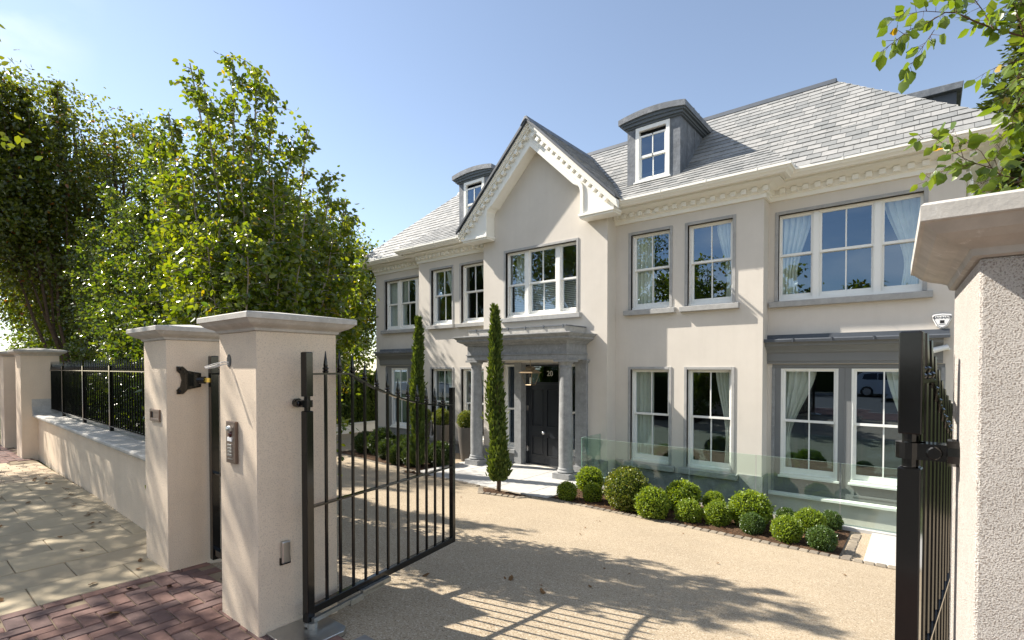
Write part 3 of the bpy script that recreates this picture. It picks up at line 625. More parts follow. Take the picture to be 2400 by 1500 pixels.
# bargeboard with kneelers, raking crown mould and dentils
def rake(off): return 7.56 - off
b = MB(); zk = 5.10
def gpt(x, off): return (x, 7.56 - .99 * abs(x - GC) - off)
cz = []
for s in (1, -1):
    sh = [(GC + s * (1.37 + .09 * math.sin(a)), 5.60 - .14 * (1 - math.cos(a))) for a in (0, .5, 1.0, 1.57)]
    po = [(GC, 7.42), (GC, 7.02), (GC + s * 1.20, 5.85), *[(GC + s * (1.24 + .18 * math.sin(a)), 5.81 - .22 * (1 - math.cos(a))) for a in (0, .5, 1.0, 1.57)], (GC + s * 1.42, zk), (GC + s * 2.18, zk), (GC + s * 2.27, 5.17)]
    if s < 0: po = po[::-1]
    b.prism_y(po, 10.0, GY + .0)
    q = [(GC, 7.14), (GC, 7.00), (GC + s * 1.215, 5.83), *[(GC + s * (1.255 + .155 * math.sin(a)), 5.80 - .20 * (1 - math.cos(a))) for a in (0, .5, 1.0, 1.57)], (GC + s * 1.41, zk + .002), (GC + s * 1.49, zk + .002), (GC + s * 1.49, 5.60), *[(GC + s * (1.33 + .155 * math.sin(a)), 5.87 - .22 * (1 - math.cos(a))) for a in (1.2, .8, .4, 0)]]
    if s < 0: q = q[::-1]
    b.prism_y(q, 9.965, 10.0)
    for (o0, o1, y0) in ((0.0, .055, 9.86), (.055, .115, 9.89), (.115, .165, 9.93)):
        a0, a1 = gpt(GC + s * 2.36, o0), gpt(GC + s * 2.36, o1); c0, c1 = gpt(GC, o0), gpt(GC, o1)
        pl = [a1, c1, c0, a0] if s > 0 else [a0, c0, c1, a1]
        b.prism_y(pl, y0, 10.0)
    k = 0; t = .16
    ux, uz = s / math.sqrt(1 + .99 ** 2), -.99 / math.sqrt(1 + .99 ** 2); nx, nz_ = s * .99 / math.sqrt(1 + .99 ** 2), 1 / math.sqrt(1 + .99 ** 2)
    while t < 3.02:
        cx, cz0 = GC + ux * t, 7.395 + uz * t
        p = [(cx, cz0), (cx + ux * .095, cz0 + uz * .095), (cx + ux * .095 - nx * .085, cz0 + uz * .095 - nz_ * .085), (cx - nx * .085, cz0 - nz_ * .085)]
        b.prism_y(p if s < 0 else p[::-1], 9.90, 10.0); t += .195
    xa, xb = sorted((GC + s * 1.40, GC + s * 2.25)); b.box(xa - .02, xb + .02, 9.93, GY, zk - .06, zk - .002); b.box(xa, xb, 9.96, GY, zk - .10, zk - .06)
b.build('bargeboard', 'white', gr, bevel=.004)
# ---- dormers
def dormer(xl, xr, wl, wr, yf=10.95):
    d = MB(); wall_y(d, xl, xr, 5.6, 7.14, yf, .06, [(wl, wr, 5.90, 7.06)])
    for x in (xl, xr): d.box(x - (.0 if x == xl else .02), x + (.02 if x == xl else 0), yf + .002, 12.6, 5.6, 7.14)
    for yy in (11.35, 11.8, 12.2):
        for x in (xl, xr): d.box(x - .012, x + .012, yy - .012, yy + .012, 5.6, 7.14)
    D = d.build('dormer', 'lead', house)
    c = MB(); n = 14; m = (xl + xr) / 2; hw = (xr - xl) / 2
    def arc(h, z0, o): return [(m + (hw + o) * (-1 + 2 * i / n), z0 + h * (1 - (-1 + 2 * i / n) ** 2)) for i in range(n + 1)]
    for o, z0, z1, y0, h in ((.05, 7.10, 7.16, yf - .04, .02), (.08, 7.13, 7.20, yf - .08, .03), (.13, 7.18, 7.235, yf - .11, .06)):
        c.prism_y([(x, z) for x, z in arc(0 if z0 < 7.12 else h * .7, z0, o)] + arc(h, z1, o)[::-1], y0, 12.5)
    c.build('dormer_cornice', 'blueframe', D)
    r = MB(); r.prism_y(arc(.08, 7.215, .16) + arc(.09, 7.335, .16)[::-1], yf - .15, 12.75)
    for f in (.36, .68): r.prism_y(arc(.09, 7.33, .165) + arc(.095, 7.347, .165)[::-1], yf + f, yf + f + .03)
    r.build('dormer_roof', 'lead', D)
    MB().box(xl + .03, xr - .03, yf + .55, yf + .6, 5.8, 7.1).build('dormer_dark_panel', 'dark', D)  # dark panel behind the glass, its colour stands in for an unlit interior
    b = MB(); ring(b, wl - .0, wr + .0, 5.86, 7.09, .085, yf - .025, yf + .07, tb=.05); b.prism_x([(yf - .06, 5.83), (yf - .06, 5.865), (yf, 5.87), (yf, 5.83)], wl - .03, wr + .03); b.build('dormer_window_frame', 'timber', D, bevel=.004)
    for k, (a, cc, yo) in enumerate(((6.40, 6.90, yf), (5.91, 6.43, yf + .03))):
        s = MB(); ring(s, wl + .085, wr - .085, a, cc, .04, yo, yo + .035, tb=.05); mm = (wl + wr) / 2; s.box(mm - .011, mm + .011, yo, yo + .03, a, cc); s.build('sash', 'timber', D)
        MB().add([(wl + .11, yo + .018, a + .03), (wr - .11, yo + .016, a + .03), (wr - .11, yo + .019, cc - .03), (wl + .11, yo + .017, cc - .03)], [(0, 1, 2, 3)]).build('pane', 'glass', D)
dormer(-5.42, -4.18, -5.21, -4.41); dormer(-10.87, -9.63, -10.66, -9.86)
# side dormer on the right hip
b = MB().box(-1.6, .40, 13.2, 14.6, 5.9, 7.02); sd = b.build('side_dormer', 'darklead', house)
MB().prism_y([(-1.7, 7.01), (.48, 7.01), (.50, 7.14), (-1.7, 7.20)], 13.1, 14.7).build('side_dormer_roof', 'lead', sd, bevel=.01)
# ---- portico
CX0, CX1, CY = -8.95, -6.24, 9.63
b = MB(); FY = 9.43
AR = (-9.10, -6.09)
b.box(AR[0], AR[1], FY, GY, 1.835, 1.95); b.box(AR[0] - .02, AR[1] + .02, FY - .02, GY, 1.95, 1.975); b.box(AR[0] + .01, AR[1] - .01, FY + .01, GY, 1.975, 2.2)
pp = [(AR[0] + .01, GY), (AR[0] + .01, FY + .01), (AR[1] - .01, FY + .01), (AR[1] - .01, GY)]
b.sweep([(0, 2.19), (.03, 2.19), (.04, 2.215), (.07, 2.225), (.07, 2.245), (.13, 2.265), (.185, 2.30), (.195, 2.30), (.195, 2.345), (.22, 2.36), (.255, 2.40), (.265, 2.40), (.265, 2.425), (0, 2.45)], pp)
portico = b.build('portico', 'stone', house, bevel=.004)
b = MB().box(AR[0] + .04, AR[1] - .04, FY + .03, GY, 2.44, 2.575)
b.build('porch_parapet', 'capstone', portico)
b = MB().box(AR[0] + .02, AR[1] - .02, FY + .01, GY, 2.575, 2.60)
for i in range(6): x = AR[0] + .3 + i * .52; b.box(x - .012, x + .012, FY - .0, FY + .03, 2.54, 2.608)
b.build('porch_lead_roof', 'lead', portico)
MB().box(AR[0] + .1, AR[1] - .1, FY + .3, GY, 1.825, 1.84).build('porch_ceiling', 'white', portico)
col = [(.165, .12), (.198, .13), (.21, .155), (.198, .18), (.178, .19), (.178, .20), (.185, .215), (.178, .235), (.165, .245), (.165, .27), (.166, .8), (.162, 1.3), (.152, 1.9), (.142, 2.44), (.142, 2.46), (.152, 2.475), (.142, 2.49), (.142, 2.53), (.16, 2.545), (.185, 2.59), (.185, 2.60)]
col = [(r * .94, z) for r, z in col]
for x in (CX0, CX1):
    b = MB().lathe(col, x, CY, 32, GZ + .045); b.box(x - .215, x + .215, CY - .215, CY + .215, GZ + .03, GZ + .168); b.box(x - .20, x + .20, CY - .20, CY + .20, 1.785, 1.833)
    b.build('column', 'stone', portico, smooth=True)
for x0, x1 in ((-8.86, -8.60), (-6.36, -6.06)):
    b = MB().box(x0, x1, GY - .09, GY, GZ + .04, 1.835); b.box(x0 - .03, x1 + .03, GY - .12, GY, 1.76, 1.80); b.box(x0 - .05, x1 + .05, GY - .14, GY, 1.80, 1.832); b.box(x0 - .03, x1 + .03, GY - .12, GY, GZ + .04, GZ + .22)
    b.build('pilaster', 'stone', portico, bevel=.005)
# door case: jambs, sidelights, transom, door
DY = 10.52
b = MB()
for x0, x1 in ((-8.235, -8.015), (-6.865, -6.645)): b.box(x0, x1, GY - .02, DY + .1, GZ + .04, 1.78)
b.box(-8.62, -6.28, GY + .02, DY + .1, 1.735, 1.79)
for x0, x1 in ((-8.62, -8.235), (-6.645, -6.28)):
    b.box(x0, x1, GY + .03, DY, GZ + .04, -.56); b.box(x0 - .0, x1 + .03 if x0 < -8 else x1, GY - .05, DY, -.56, -.46)
b.build('door_surround', 'stone', house, bevel=.005)
for x0, x1 in ((-8.62, -8.235), (-6.645, -6.28)): window(x0, x1, -.46, 1.735, GY, [(x0 + .03, x1 - .03)], surround=False, sill=False, mid=.58, ins=.08, name='sidelight', bars=False)
b = MB(); x0, x1 = -8.015, -6.865
ring(b, x0, x1, GZ + .04, 1.735, .05, DY - .03, DY + .06, bottom=False); b.box(x0 + .05, x1 - .05, DY - .02, DY + .05, 1.235, 1.29)
dframe = b.build('door_frame', 'door', house, bevel=.003)
b = MB(); dx0, dx1, dz0, dz1 = x0 + .055, x1 - .055, GZ + .06, 1.232
wall_y(b, dx0, dx1, dz0, dz1, DY, .045, [(dx0 + .11, -7.49, dz0 + .22, -.08), (-7.39, dx1 - .11, dz0 + .22, -.08), (dx0 + .11, -7.49, .16, dz1 - .12), (-7.39, dx1 - .11, .16, dz1 - .12)])
b.box(dx0, dx1, DY + .02, DY + .04, dz0, dz1)
for a, c in ((dx0 + .11, -7.49), (-7.39, dx1 - .11)):
    for e0, e1 in ((dz0 + .22, -.08), (.16, dz1 - .12)): ring(b, a + .004, c - .004, e0 + .004, e1 - .004, .022, DY - .012, DY + .02)
b.box(-7.4425, -7.4375, DY - .004, DY, dz0, dz1)
door = b.build('front_door', 'door', house, bevel=.002)
MB().sphere((-7.44, DY - .06, .02), .052, 14, 8).tube([(-7.44, DY - .03, .02), (-7.44, DY + .01, .02)], .03, 12).build('door_knob', 'chrome', door, smooth=True)
for z in (.62, -.42): MB().box(dx0 - .03, dx0 + .03, DY - .035, DY - .008, z - .06, z + .06).tube([(dx0, DY - .04, z - .07), (dx0, DY - .04, z + .07)], .012, 8).build('door_hinge', 'chrome', door)
MB().box(x0, x1, DY - .12, DY + .1, GZ + .04, GZ + .062).build('door_threshold', 'steel', door)
MB().add([(x0 + .05, DY, 1.29), (x1 - .05, DY + .002, 1.29), (x1 - .05, DY + .001, 1.69), (x0 + .05, DY - .001, 1.69)], [(0, 1, 2, 3)]).build('transom_pane', 'glass', dframe)
def text(s, name, ma, size, loc, rot, parent=None, ext=.001, local_off=(0, 0, 0)):
    cu = bpy.data.curves.new(name, 'FONT'); cu.body = s; cu.size = size; cu.extrude = ext; cu.align_x = 'CENTER'; cu.align_y = 'CENTER'
    o = bpy.data.objects.new(name, cu); COL.objects.link(o); dg = bpy.context.evaluated_depsgraph_get(); me = bpy.data.meshes.new_from_object(o.evaluated_get(dg)); bpy.data.objects.remove(o)
    mtx = Matrix.Translation(loc) @ Matrix.Rotation(rot[2], 4, 'Z') @ Matrix.Rotation(rot[0], 4, 'X'); me.transform(mtx)
    if parent is not None: me.transform(Matrix.Translation([-v for v in ORG[parent.name]]))
    me.materials.clear(); me.materials.append(M[ma]); ob = bpy.data.objects.new(name, me); COL.objects.link(ob)
    if parent is not None: ob.parent = parent; ORG[ob.name] = ORG[parent.name]
    return ob
text('20', 'house_number', 'number', .185, (-7.28, DY - .012, 1.50), (R(90), 0, 0), dframe)
# lantern hanging in the porch
LX, LY = -7.22, 9.62
t = thing('hanging_lantern', 'aged brass glass lantern hanging from the porch ceiling in front of the door', 'lantern', (LX, LY, 1.25))
b = MB(); zb, zt, rb, rt = 1.25, 1.53, .085, .155
cb = [(LX - rb, LY - rb), (LX + rb, LY - rb), (LX + rb, LY + rb), (LX - rb, LY + rb)]; ct = [(LX - rt, LY - rt), (LX + rt, LY - rt), (LX + rt, LY + rt), (LX - rt, LY + rt)]
for p, q in zip(cb, ct): b.tube([(*p, zb), (*q, zt)], .008, 5)
for ring_, z in ((cb, zb), (ct, zt)):
    for p, q in zip(ring_, ring_[1:] + ring_[:1]): b.tube([(*p, z), (*q, z)], .009, 5)
b.build('lantern_frame', 'brass', t)
b = MB(); sq = lambda r: [(LX - r, LY - r), (LX + r, LY - r), (LX + r, LY + r), (LX - r, LY + r)]
b.frust(sq(.20), zt, sq(.10), zt + .07); b.frust(sq(.08), zt + .07, sq(.08), zt + .12); b.frust(sq(.10), zt + .12, sq(.04), zt + .16); b.build('lantern_roof', 'brass', t)
b = MB(); b.frust(cb, zb + .005, ct, zt - .005, cap0=False, cap1=False); b.build('lantern_glass', 'lglass', t)
MB().lathe([(.018, 0), (.022, .12), (.012, .16)], LX, LY, 10, zb + .02).build('lantern_bulb', 'white', t)
MB().tube([(LX, LY, zt + .15), (LX, LY, 1.83)], .006, 6).build('lantern_chain', 'brass', t)
# alarm box, camera
AXx, AZz = .20, 2.415
sh = lambda k, dz=0: [(AXx - .125 * k, AZz + .10 * k), (AXx - .11 * k, AZz + .115 * k), (AXx, AZz + .128 * k), (AXx + .11 * k, AZz + .115 * k), (AXx + .125 * k, AZz + .10 * k), (AXx + .118 * k, AZz + .03 * k), (AXx + .07 * k, AZz - .075 * k), (AXx + .02 * k, AZz - .115 * k), (AXx - .02 * k, AZz - .115 * k), (AXx - .07 * k, AZz - .075 * k), (AXx - .118 * k, AZz + .03 * k)]
t = thing('alarm_box', 'white shield shaped burglar alarm box with black lettering high on the render', 'alarm', (AXx, AY, AZz))
MB().prism_y(sh(1)[::-1], AY - .07, AY).build('alarm_case', 'plastic', t, bevel=.012)
b = MB(); o_, i_ = sh(.86), sh(.80); n = len(o_); b.add([(x, AY - .0715, z) for x, z in o_] + [(x, AY - .0715, z) for x, z in i_], [(k, (k + 1) % n, n + (k + 1) % n, n + k) for k in range(n)]); b.box(AXx - .028, AXx + .028, AY - .0718, AY - .068, AZz - .03, AZz + .02); b.box(AXx - .045, AXx + .045, AY - .0718, AY - .068, AZz - .05, AZz - .043); b.build('alarm_outline', 'black', t)
text('BANHAM', 'alarm_lettering', 'black', .058, (AXx, AY - .0718, AZz + .062), (R(90), 0, 0), t)
t = thing('security_camera', 'small white bullet camera on the wall beside the right end bay', 'camera', (.28, AY, 1.98))
MB().tube([(.08, AY - .25, 1.93), (.27, AY - .16, 1.99)], [.045, .045], 14).build('camera_body', 'plastic', t, smooth=True)
MB().tube([(.075, AY - .252, 1.928), (.10, AY - .24, 1.935)], [.036, .036], 12).build('camera_lens', 'black', t)
MB().tube([(.24, AY - .15, 1.97), (.29, AY - .05, 1.96), (.29, AY, 1.96)], .022, 10).build('camera_bracket', 'plastic', t)

# ------------------------------------------------------------------ gate pillars, garden wall, railings, gates
def pillar(label, x0, x1, y0, y1, rz=0, h=1.875, ma='pillar', zb=-.08, ov=.10):
    c = ((x0 + x1) / 2, (y0 + y1) / 2); t = thing('gate_pillar', label, 'gate pillar', (c[0], c[1], 0), rz, 'rendered pillars with stone caps')
    w, d = (x1 - x0) / 2, (y1 - y0) / 2
    MB().box(-w, w, -d, d, zb, h).build('pillar_shaft', ma, t, local=True, bevel=.006)
    q = lambda o: [(-w - o, -d - o), (w + o, -d - o), (w + o, d + o), (-w - o, d + o)]
    b = MB(); k = ov / .10
    pr = [(.004, 0), (.012, .004), (.014, .012), (.016, .018), (.030, .026), (.052, .034), (.072, .046), (.084, .058), (.092, .066), (.098, .068), (.10, .070), (.10, .100), (.094, .106)]
    for (o0, z0), (o1, z1) in zip(pr[:-1], pr[1:]): b.frust(q(o0 * k), h + z0, q(o1 * k), h + z1, cap0=(z0 == 0), cap1=False)
    b.frust(q(.094 * k), h + .106, q(-min(w, d) * .98), h + .15, cap0=False)
    b.build('pillar_cap', 'capstone', t, local=True); ORG[t.name] = (c[0], c[1], 0); return t
PA = pillar('cream pillar carrying the keypad intercom and the open left gate leaf', -3.69, -3.155, 1.44, 1.98)
PB = pillar('cream pillar with a bronze letter slot, at the end of the low wall', -5.28, -4.735, 1.45, 1.99)
PC = pillar('cream pillar at the far end of the low wall and railings', -13.32, -12.77, 1.62, 2.16)
PD = pillar('farthest cream pillar, cut by the left edge of the photo', -15.35, -14.8, 1.62, 2.16)
PR = pillar('roughcast pillar cut by the right edge of the photo, close to the camera', .085, .62, 1.435, 1.985, 0, ma='rough')
PR.location = (.085 + .2675, 1.435 + .275, 0); PR.rotation_euler = (0, 0, R(2.2)); PR.location.x -= .012
ga = math.atan2(.20, -7.45)
wl = thing('garden_wall', 'low cream rendered wall with a grey stone coping under the railings', 'wall', (-9, 1.75, 0))
wy = lambda x: 1.66 + (x + 5.28) * (-.024)
b = MB(); b.add([(-5.28, wy(-5.28), -.1), (-12.77, wy(-12.77), -.1), (-12.77, wy(-12.77), .745), (-5.28, wy(-5.28), .745), (-5.28, wy(-5.28) + .34, -.1), (-12.77, wy(-12.77) + .34, -.1), (-12.77, wy(-12.77) + .34, .745), (-5.28, wy(-5.28) + .34, .745)],
      [(0, 3, 2, 1), (4, 5, 6, 7), (3, 7, 6, 2), (0, 1, 5, 4), (0, 4, 7, 3), (1, 2, 6, 5)]); b.build('wall_body', 'pillar', wl)
b = MB(); xs = [-5.28, -7.15, -9.0, -10.9, -12.77]
for xa, xb in zip(xs[:-1], xs[1:]):
    xa -= .002; xb += .002
    pr = [(-.065, .745), (-.075, .752), (-.08, .765), (-.08, .785), (-.072, .795), (-.06, .80), (.36, .825), (.40, .81), (.40, .745)]
    n = len(pr); b.add([(xa, wy(xa) + o, z) for o, z in pr] + [(xb, wy(xb) + o, z) for o, z in pr], [tuple(range(n)), tuple(range(2 * n - 1, n - 1, -1))] + [(i, (i + 1) % n, n + (i + 1) % n, n + i) for i in range(n)])
b.build('coping', 'capstone', wl)
y = wy(-12.6); MB().prism_y([(-12.79, .80), (-12.79, 1.07), (-12.765, 1.07), (-12.74, .93), (-12.66, .83), (-12.60, .80)], y - .075, y + .25).build('swept_coping_end', 'capstone', wl)
def finial(b, x, y, z, r=.011, h=.15, sharp=True):
    b.lathe([(r, 0), (r * 1.35, .008), (r * 1.35, .014), (r * .95, .020), (r * 1.35, .028), (r * 1.35, .034), (r * .9, .04), (r * 1.0, .052), (r * .2 if sharp else r * .75, h - .004), (r * .1, h)], x, y, 8, z)
def bar_to(b, x, y, z0, z1, r=.0095, sharp=True, fh=.145):
    b.box(x - r, x + r, y - r, y + r, z0, z1) if False else b.tube([(x, y, z0), (x, y, z1)], r, 6, cap=False); finial(b, x, y, z1, r * 1.15, fh, sharp)
fy = lambda x: wy(x) + .19
rl = thing('iron_railings', 'run of black spiked iron railings on top of the low wall', 'railings', (-9, fy(-9), .8))
b = MB(); 
for z in (.875, 1.60): b.add([(x, fy(x) + o, z + q) for x in (-5.29, -12.76) for o, q in ((-.019, 0), (.019, 0), (.019, .012), (-.019, .012))], [(0, 1, 5, 4), (1, 2, 6, 5), (2, 3, 7, 6), (3, 0, 4, 7)])
b.build('rail', 'iron', rl)
b = MB(); bar_to(b, 0, 0, .875, 1.615, .009, fh=.15)
proto = b.build('railing_bar', 'iron', rl, local=True); x = -5.40; i = 0; posts = (-6.75, -8.35, -9.95, -11.55)
while x > -12.72:
    if min(abs(x - p) for p in posts) > .06:
        o = proto if i == 0 else proto.copy()
        if i: COL.objects.link(o); o.parent = rl
        o.location = (x + 9, fy(x) - fy(-9), -.8); i += 1
    x -= .109
for p in posts:
    MB().box(p - .022, p + .022, fy(p) - .022, fy(p) + .022, .80, 1.68).build('railing_post', 'iron', rl)
def gate(label, hx, hy, ang, L, nb, hang=1.75, side=-1, sharp=True):
    t = thing('iron_gate', label, 'gate', (hx, hy, 0), ang, 'pair of open driveway gates')
    k = dict(local=True); s0 = .34; rz = lambda s: 1.605 if s < s0 else 1.315 + .29 * ((L - s) / (L - s0)) ** 2.0
    b = MB(); b.cbox(-.026, .026, -.026, .026, 1.47, hang, .005); b.cbox(-.026, .026, -.026, .026, .045, 1.38, .005); b.tube([(0, 0, 1.36), (0, 0, 1.49)], .019, 12); b.build('hanging_post', 'iron', t, bevel=.003, **k)
    MB().cbox(L - .02, L + .02, -.02, .02, .085, 1.475, .003).build('closing_post', 'iron', t, bevel=.002, **k)
    MB().box(.026, L - .02, -.02, .02, .085, .135).build('bottom_rail', 'iron', t, bevel=.003, **k)
    MB().box(.026, L - .02, -.019, .019, .762, .774).build('middle_rail', 'iron', t, **k)
    b = MB(); ss = [.03, s0 - .02] + [s0 + (L - s0) * i / 14 for i in range(15)]
    b.add([(s, o, rz(s) + q) for s in ss for o, q in ((-.019, 0), (.019, 0), (.019, .012), (-.019, .012))], [(4 * i + a, 4 * i + (a + 1) % 4, 4 * i + 4 + (a + 1) % 4, 4 * i + 4 + a) for i in range(len(ss) - 1) for a in range(4)] + [(0, 1, 2, 3)])
    b.build('top_rail', 'iron', t, **k)
    for i in range(nb):
        s = .03 + (L - .05) * (i + 1) / (nb + 1); b = MB(); bar_to(b, s, 0, .13, rz(s) + .01, .0125, sharp, .145); b.build('bar', 'iron', t, smooth=True, **k)
    return t
LG_ = gate('open left driveway gate leaf of black iron bars, seen almost flat on', -3.02, 1.69, math.atan2(1.52, -.27), 1.555, 12)
RG_ = gate('open right driveway gate leaf of black iron bars, seen edge on beside the near pillar', -.030, 1.78, math.atan2(1.53, .15), 1.555, 12, sharp=False)
# hinges
def hinge(x0, x1, y, z, par, plate):
    o = ORG[par.name]; b = MB()
    b.tube([(x0, y, z - .022), (x0, y, z + .022)], .034, 14); s = 1 if x1 > x0 else -1
    b.box(min(x0, x0 + s * .075), max(x0, x0 + s * .075), y - .03, y + .03, z - .022, z + .022); b.tube([(x0 + s * .05, y - .05, z), (x0 + s * .05, y + .05, z)], .014, 10); b.sphere((x0 + s * .05, y - .036, z), .018, 10, 6, (1, .6, 1))
    n = 26; 
    for i in range(n): xx = x0 + s * .07 + (x1 - x0 - s * .07) * i / n; b.tube([(xx, y, z), (xx + (x1 - x0 - s * .07) / n * .55, y, z)], [.014, .0115], 8)
    b.tube([(x0 + s * .06, y, z), (x1, y, z)], .0105, 8); b.tube([(x1 - s * .028, y, z), (x1, y, z)], plate, 10)
    h = b.build('gate_hinge', 'iron', None); h.parent = par; h.matrix_parent_inverse = (Matrix.Translation(par.location) @ Matrix.Rotation(par.rotation_euler.z, 4, 'Z')).inverted(); return h
hinge(-3.02, -3.153, 1.69, 1.425, LG_, .03); hinge(-.030, .075, 1.78, 1.425, RG_, .036)
b = MB(); b.tube([(.0, 0, .02), (0, 0, .045)], .03, 12); b.box(0, .62, -.05, -.026, .045, .072); b.box(.3, .42, -.055, -.02, .03, .066); b.box(.42, .70, -.05, -.02, .055, .09); b.tube([(0, -.035, -.03), (0, -.035, .05)], .033, 12); b.build('opener_arm', 'galv', LG_, local=True)
b = MB(); y0, y1 = 1.47, 1.76
b.frust([(-3.15, 1.48), (-2.86, 1.48), (-2.80, 1.54), (-2.80, 1.80), (-2.84, 1.84), (-3.15, 1.84)], -.02, [(-3.15, 1.48), (-2.86, 1.48), (-2.80, 1.54), (-2.80, 1.80), (-2.84, 1.84), (-3.15, 1.84)], .012)
tag(b.build('gate_motor_cover', 'steel', bevel=.003), 'flat steel cover plate in the ground under the left gate hinge', 'cover plate')
# pedestrian gate
t = thing('side_gate', 'narrow black iron side gate closed between the two cream pillars', 'gate', (-4.63, 1.76, 0))
MB().cbox(-4.66, -4.60, 1.73, 1.79, .045, 1.75, .006).build('hanging_post', 'iron', t, bevel=.003)
MB().cbox(-3.80, -3.76, 1.74, 1.78, .085, 1.75, .006).build('closing_post', 'iron', t)
for z, nm in ((.085, 'bottom_rail'), (.765, 'middle_rail'), (1.595, 'top_rail')): MB().box(-4.60, -3.80, 1.74, 1.78, z, z + (.05 if z < .1 else .012)).build(nm, 'iron', t)
for i in range(6): b = MB(); bar_to(b, -4.60 + .114 * (i + 1), 1.76, .13, 1.605, .0105); b.build('bar', 'iron', t, smooth=True)
b = MB(); pts = [(1.52, 1.435), (1.57, 1.435), (1.61, 1.455), (1.67, 1.465), (1.70, 1.465), (1.70, 1.625), (1.67, 1.625), (1.61, 1.64), (1.57, 1.66), (1.52, 1.66)]
cut = [(1.52, 1.435), (1.565, 1.435), (1.60, 1.47), (1.70, 1.49), (1.70, 1.605), (1.60, 1.625), (1.565, 1.66), (1.52, 1.66), (1.52, 1.625), (1.545, 1.60), (1.556, 1.548), (1.545, 1.495), (1.52, 1.47)]
b.prism_x(cut, -4.734, -4.722); b.box(-4.722, -4.66, 1.62, 1.66, 1.50, 1.60)
for yy, zz in ((1.54, 1.455), (1.54, 1.64), (1.66, 1.51), (1.66, 1.59)): b.sphere((-4.72, yy, zz), .012, 8, 6)
b.tube([(-4.70, 1.64, 1.548), (-4.64, 1.70, 1.548)], .03, 12); b.build('hinge_plate', 'iron', t)
MB().tube([(-4.645, 1.72, 1.53), (-4.645, 1.72, 1.566)], .035, 14).build('hinge_bush', 'gold', t)
# fittings on the pillars
t = thing('keypad_intercom', 'steel keypad intercom panel with a dark camera lens on the pillar face', 'intercom', (-3.48, 1.44, 1.17))
MB().box(-3.545, -3.412, 1.418, 1.44, 1.035, 1.305).build('intercom_plate', 'bronze', t, bevel=.003)
MB().box(-3.515, -3.445, 1.404, 1.419, 1.245, 1.272).sphere((-3.48, 1.412, 1.258), .034, 12, 8, (1, .5, .6)).build('camera_hood', 'steel', t)
MB().sphere((-3.48, 1.418, 1.225), .024, 12, 8, (1, .5, 1)).build('camera_lens', 'redlens', t)
MB().box(-3.512, -3.448, 1.412, 1.419, 1.178, 1.203).build('name_window', 'plastic', t)
b = MB()
for i in range(3):
    for j in range(4): b.cbox(-3.508 + i * .021, -3.493 + i * .021, 1.411, 1.419, 1.145 - j * .021, 1.158 - j * .021, .001)
b.box(-3.51, -3.447, 1.413, 1.419, 1.062, 1.066); b.build('keypad', 'steel', t)
t = thing('letter_slot', 'bronze letter slot plate set into the pillar face', 'letterbox', (-4.99, 1.45, 1.25))
ring(b := MB(), -5.105, -4.875, 1.205, 1.305, .022, 1.436, 1.452, tb=.024); b.box(-5.04, -4.9, 1.443, 1.452, 1.225, 1.29); b.build('slot_frame', 'bronze', t, bevel=.002)
MB().box(-5.09, -5.045, 1.447, 1.453, 1.225, 1.29).build('slot_dark_inset', 'black', t)  # solid black inset imitating the darkness inside the slot
b = MB()
for i in range(2):
    o = .008 * i; b.tube([(-3.535 + .004 * i, 1.45, 1.685 - .002 * i), (-3.545, 1.41, 1.69 - o * .4), (-3.575 - o * .4, 1.36 + o, 1.675 - o), (-3.60 - o, 1.315 + o, 1.655 - o * .5), (-3.598 - o, 1.318 + o, 1.648 - o * .6), (-3.57, 1.365, 1.66 - o), (-3.545, 1.415, 1.675 - o * .3), (-3.535, 1.45, 1.675)], .0022, 5)
tag(b.build('loose_cable', 'cable', smooth=True), 'loop of loose white cable hanging out of a hole near the pillar top', 'cable')
b = MB(); b.lathe([(.034, -.002), (.034, .002)], 0, 0, 16); b.v = [(-3.535 + x * .9, 1.4385 + z, 1.695 + y * 1.25) for x, y, z in b.v]; o = b.build('dark_hole_disc', 'black', None); o.parent = PA; o.matrix_parent_inverse = Matrix.Translation(PA.location).inverted()  # flat black disc, coloured as the darkness inside a hole
for x, y in ((-3.155, 1.605),):
    t = thing('gate_photocell', 'small steel photocell box low on the pillar beside the open left gate', 'photocell', (x, y, .49))
    MB().box(x - .002, x + .028, y - .028, y + .028, .415, .555).build('photocell_case', 'steel', t, bevel=.008)
    MB().box(x - .002, x + .012, y - .034, y + .034, .405, .45).build('photocell_bracket', 'iron', t)
t = thing('gate_photocell', 'tiny photocell box on the farthest pillar at the left edge', 'photocell', (-14.8, 1.9, 1.0))
MB().box(-14.802, -14.77, 1.87, 1.93, .92, 1.06).build('photocell_case', 'black', t, bevel=.008); MB().box(-14.772, -14.765, 1.885, 1.915, .95, 1.0).build('photocell_lens', 'steel', t)
# far side gate beyond the railings
t = thing('side_gate', 'black iron side gate between the two farthest pillars', 'gate', (-14.7, 1.9, 0))
MB().box(-14.74, -14.68, 1.87, 1.93, .05, 1.75).build('hanging_post', 'iron', t); MB().box(-13.42, -13.38, 1.88, 1.92, .08, 1.75).build('closing_post', 'iron', t)
for z in (.085, .765, 1.595): MB().box(-14.68, -13.42, 1.88, 1.92, z, z + .03).build('rail', 'iron', t)
for i in range(10): b = MB(); bar_to(b, -14.68 + .115 * (i + 1), 1.90, .1, 1.605, .0105); b.build('bar', 'iron', t)
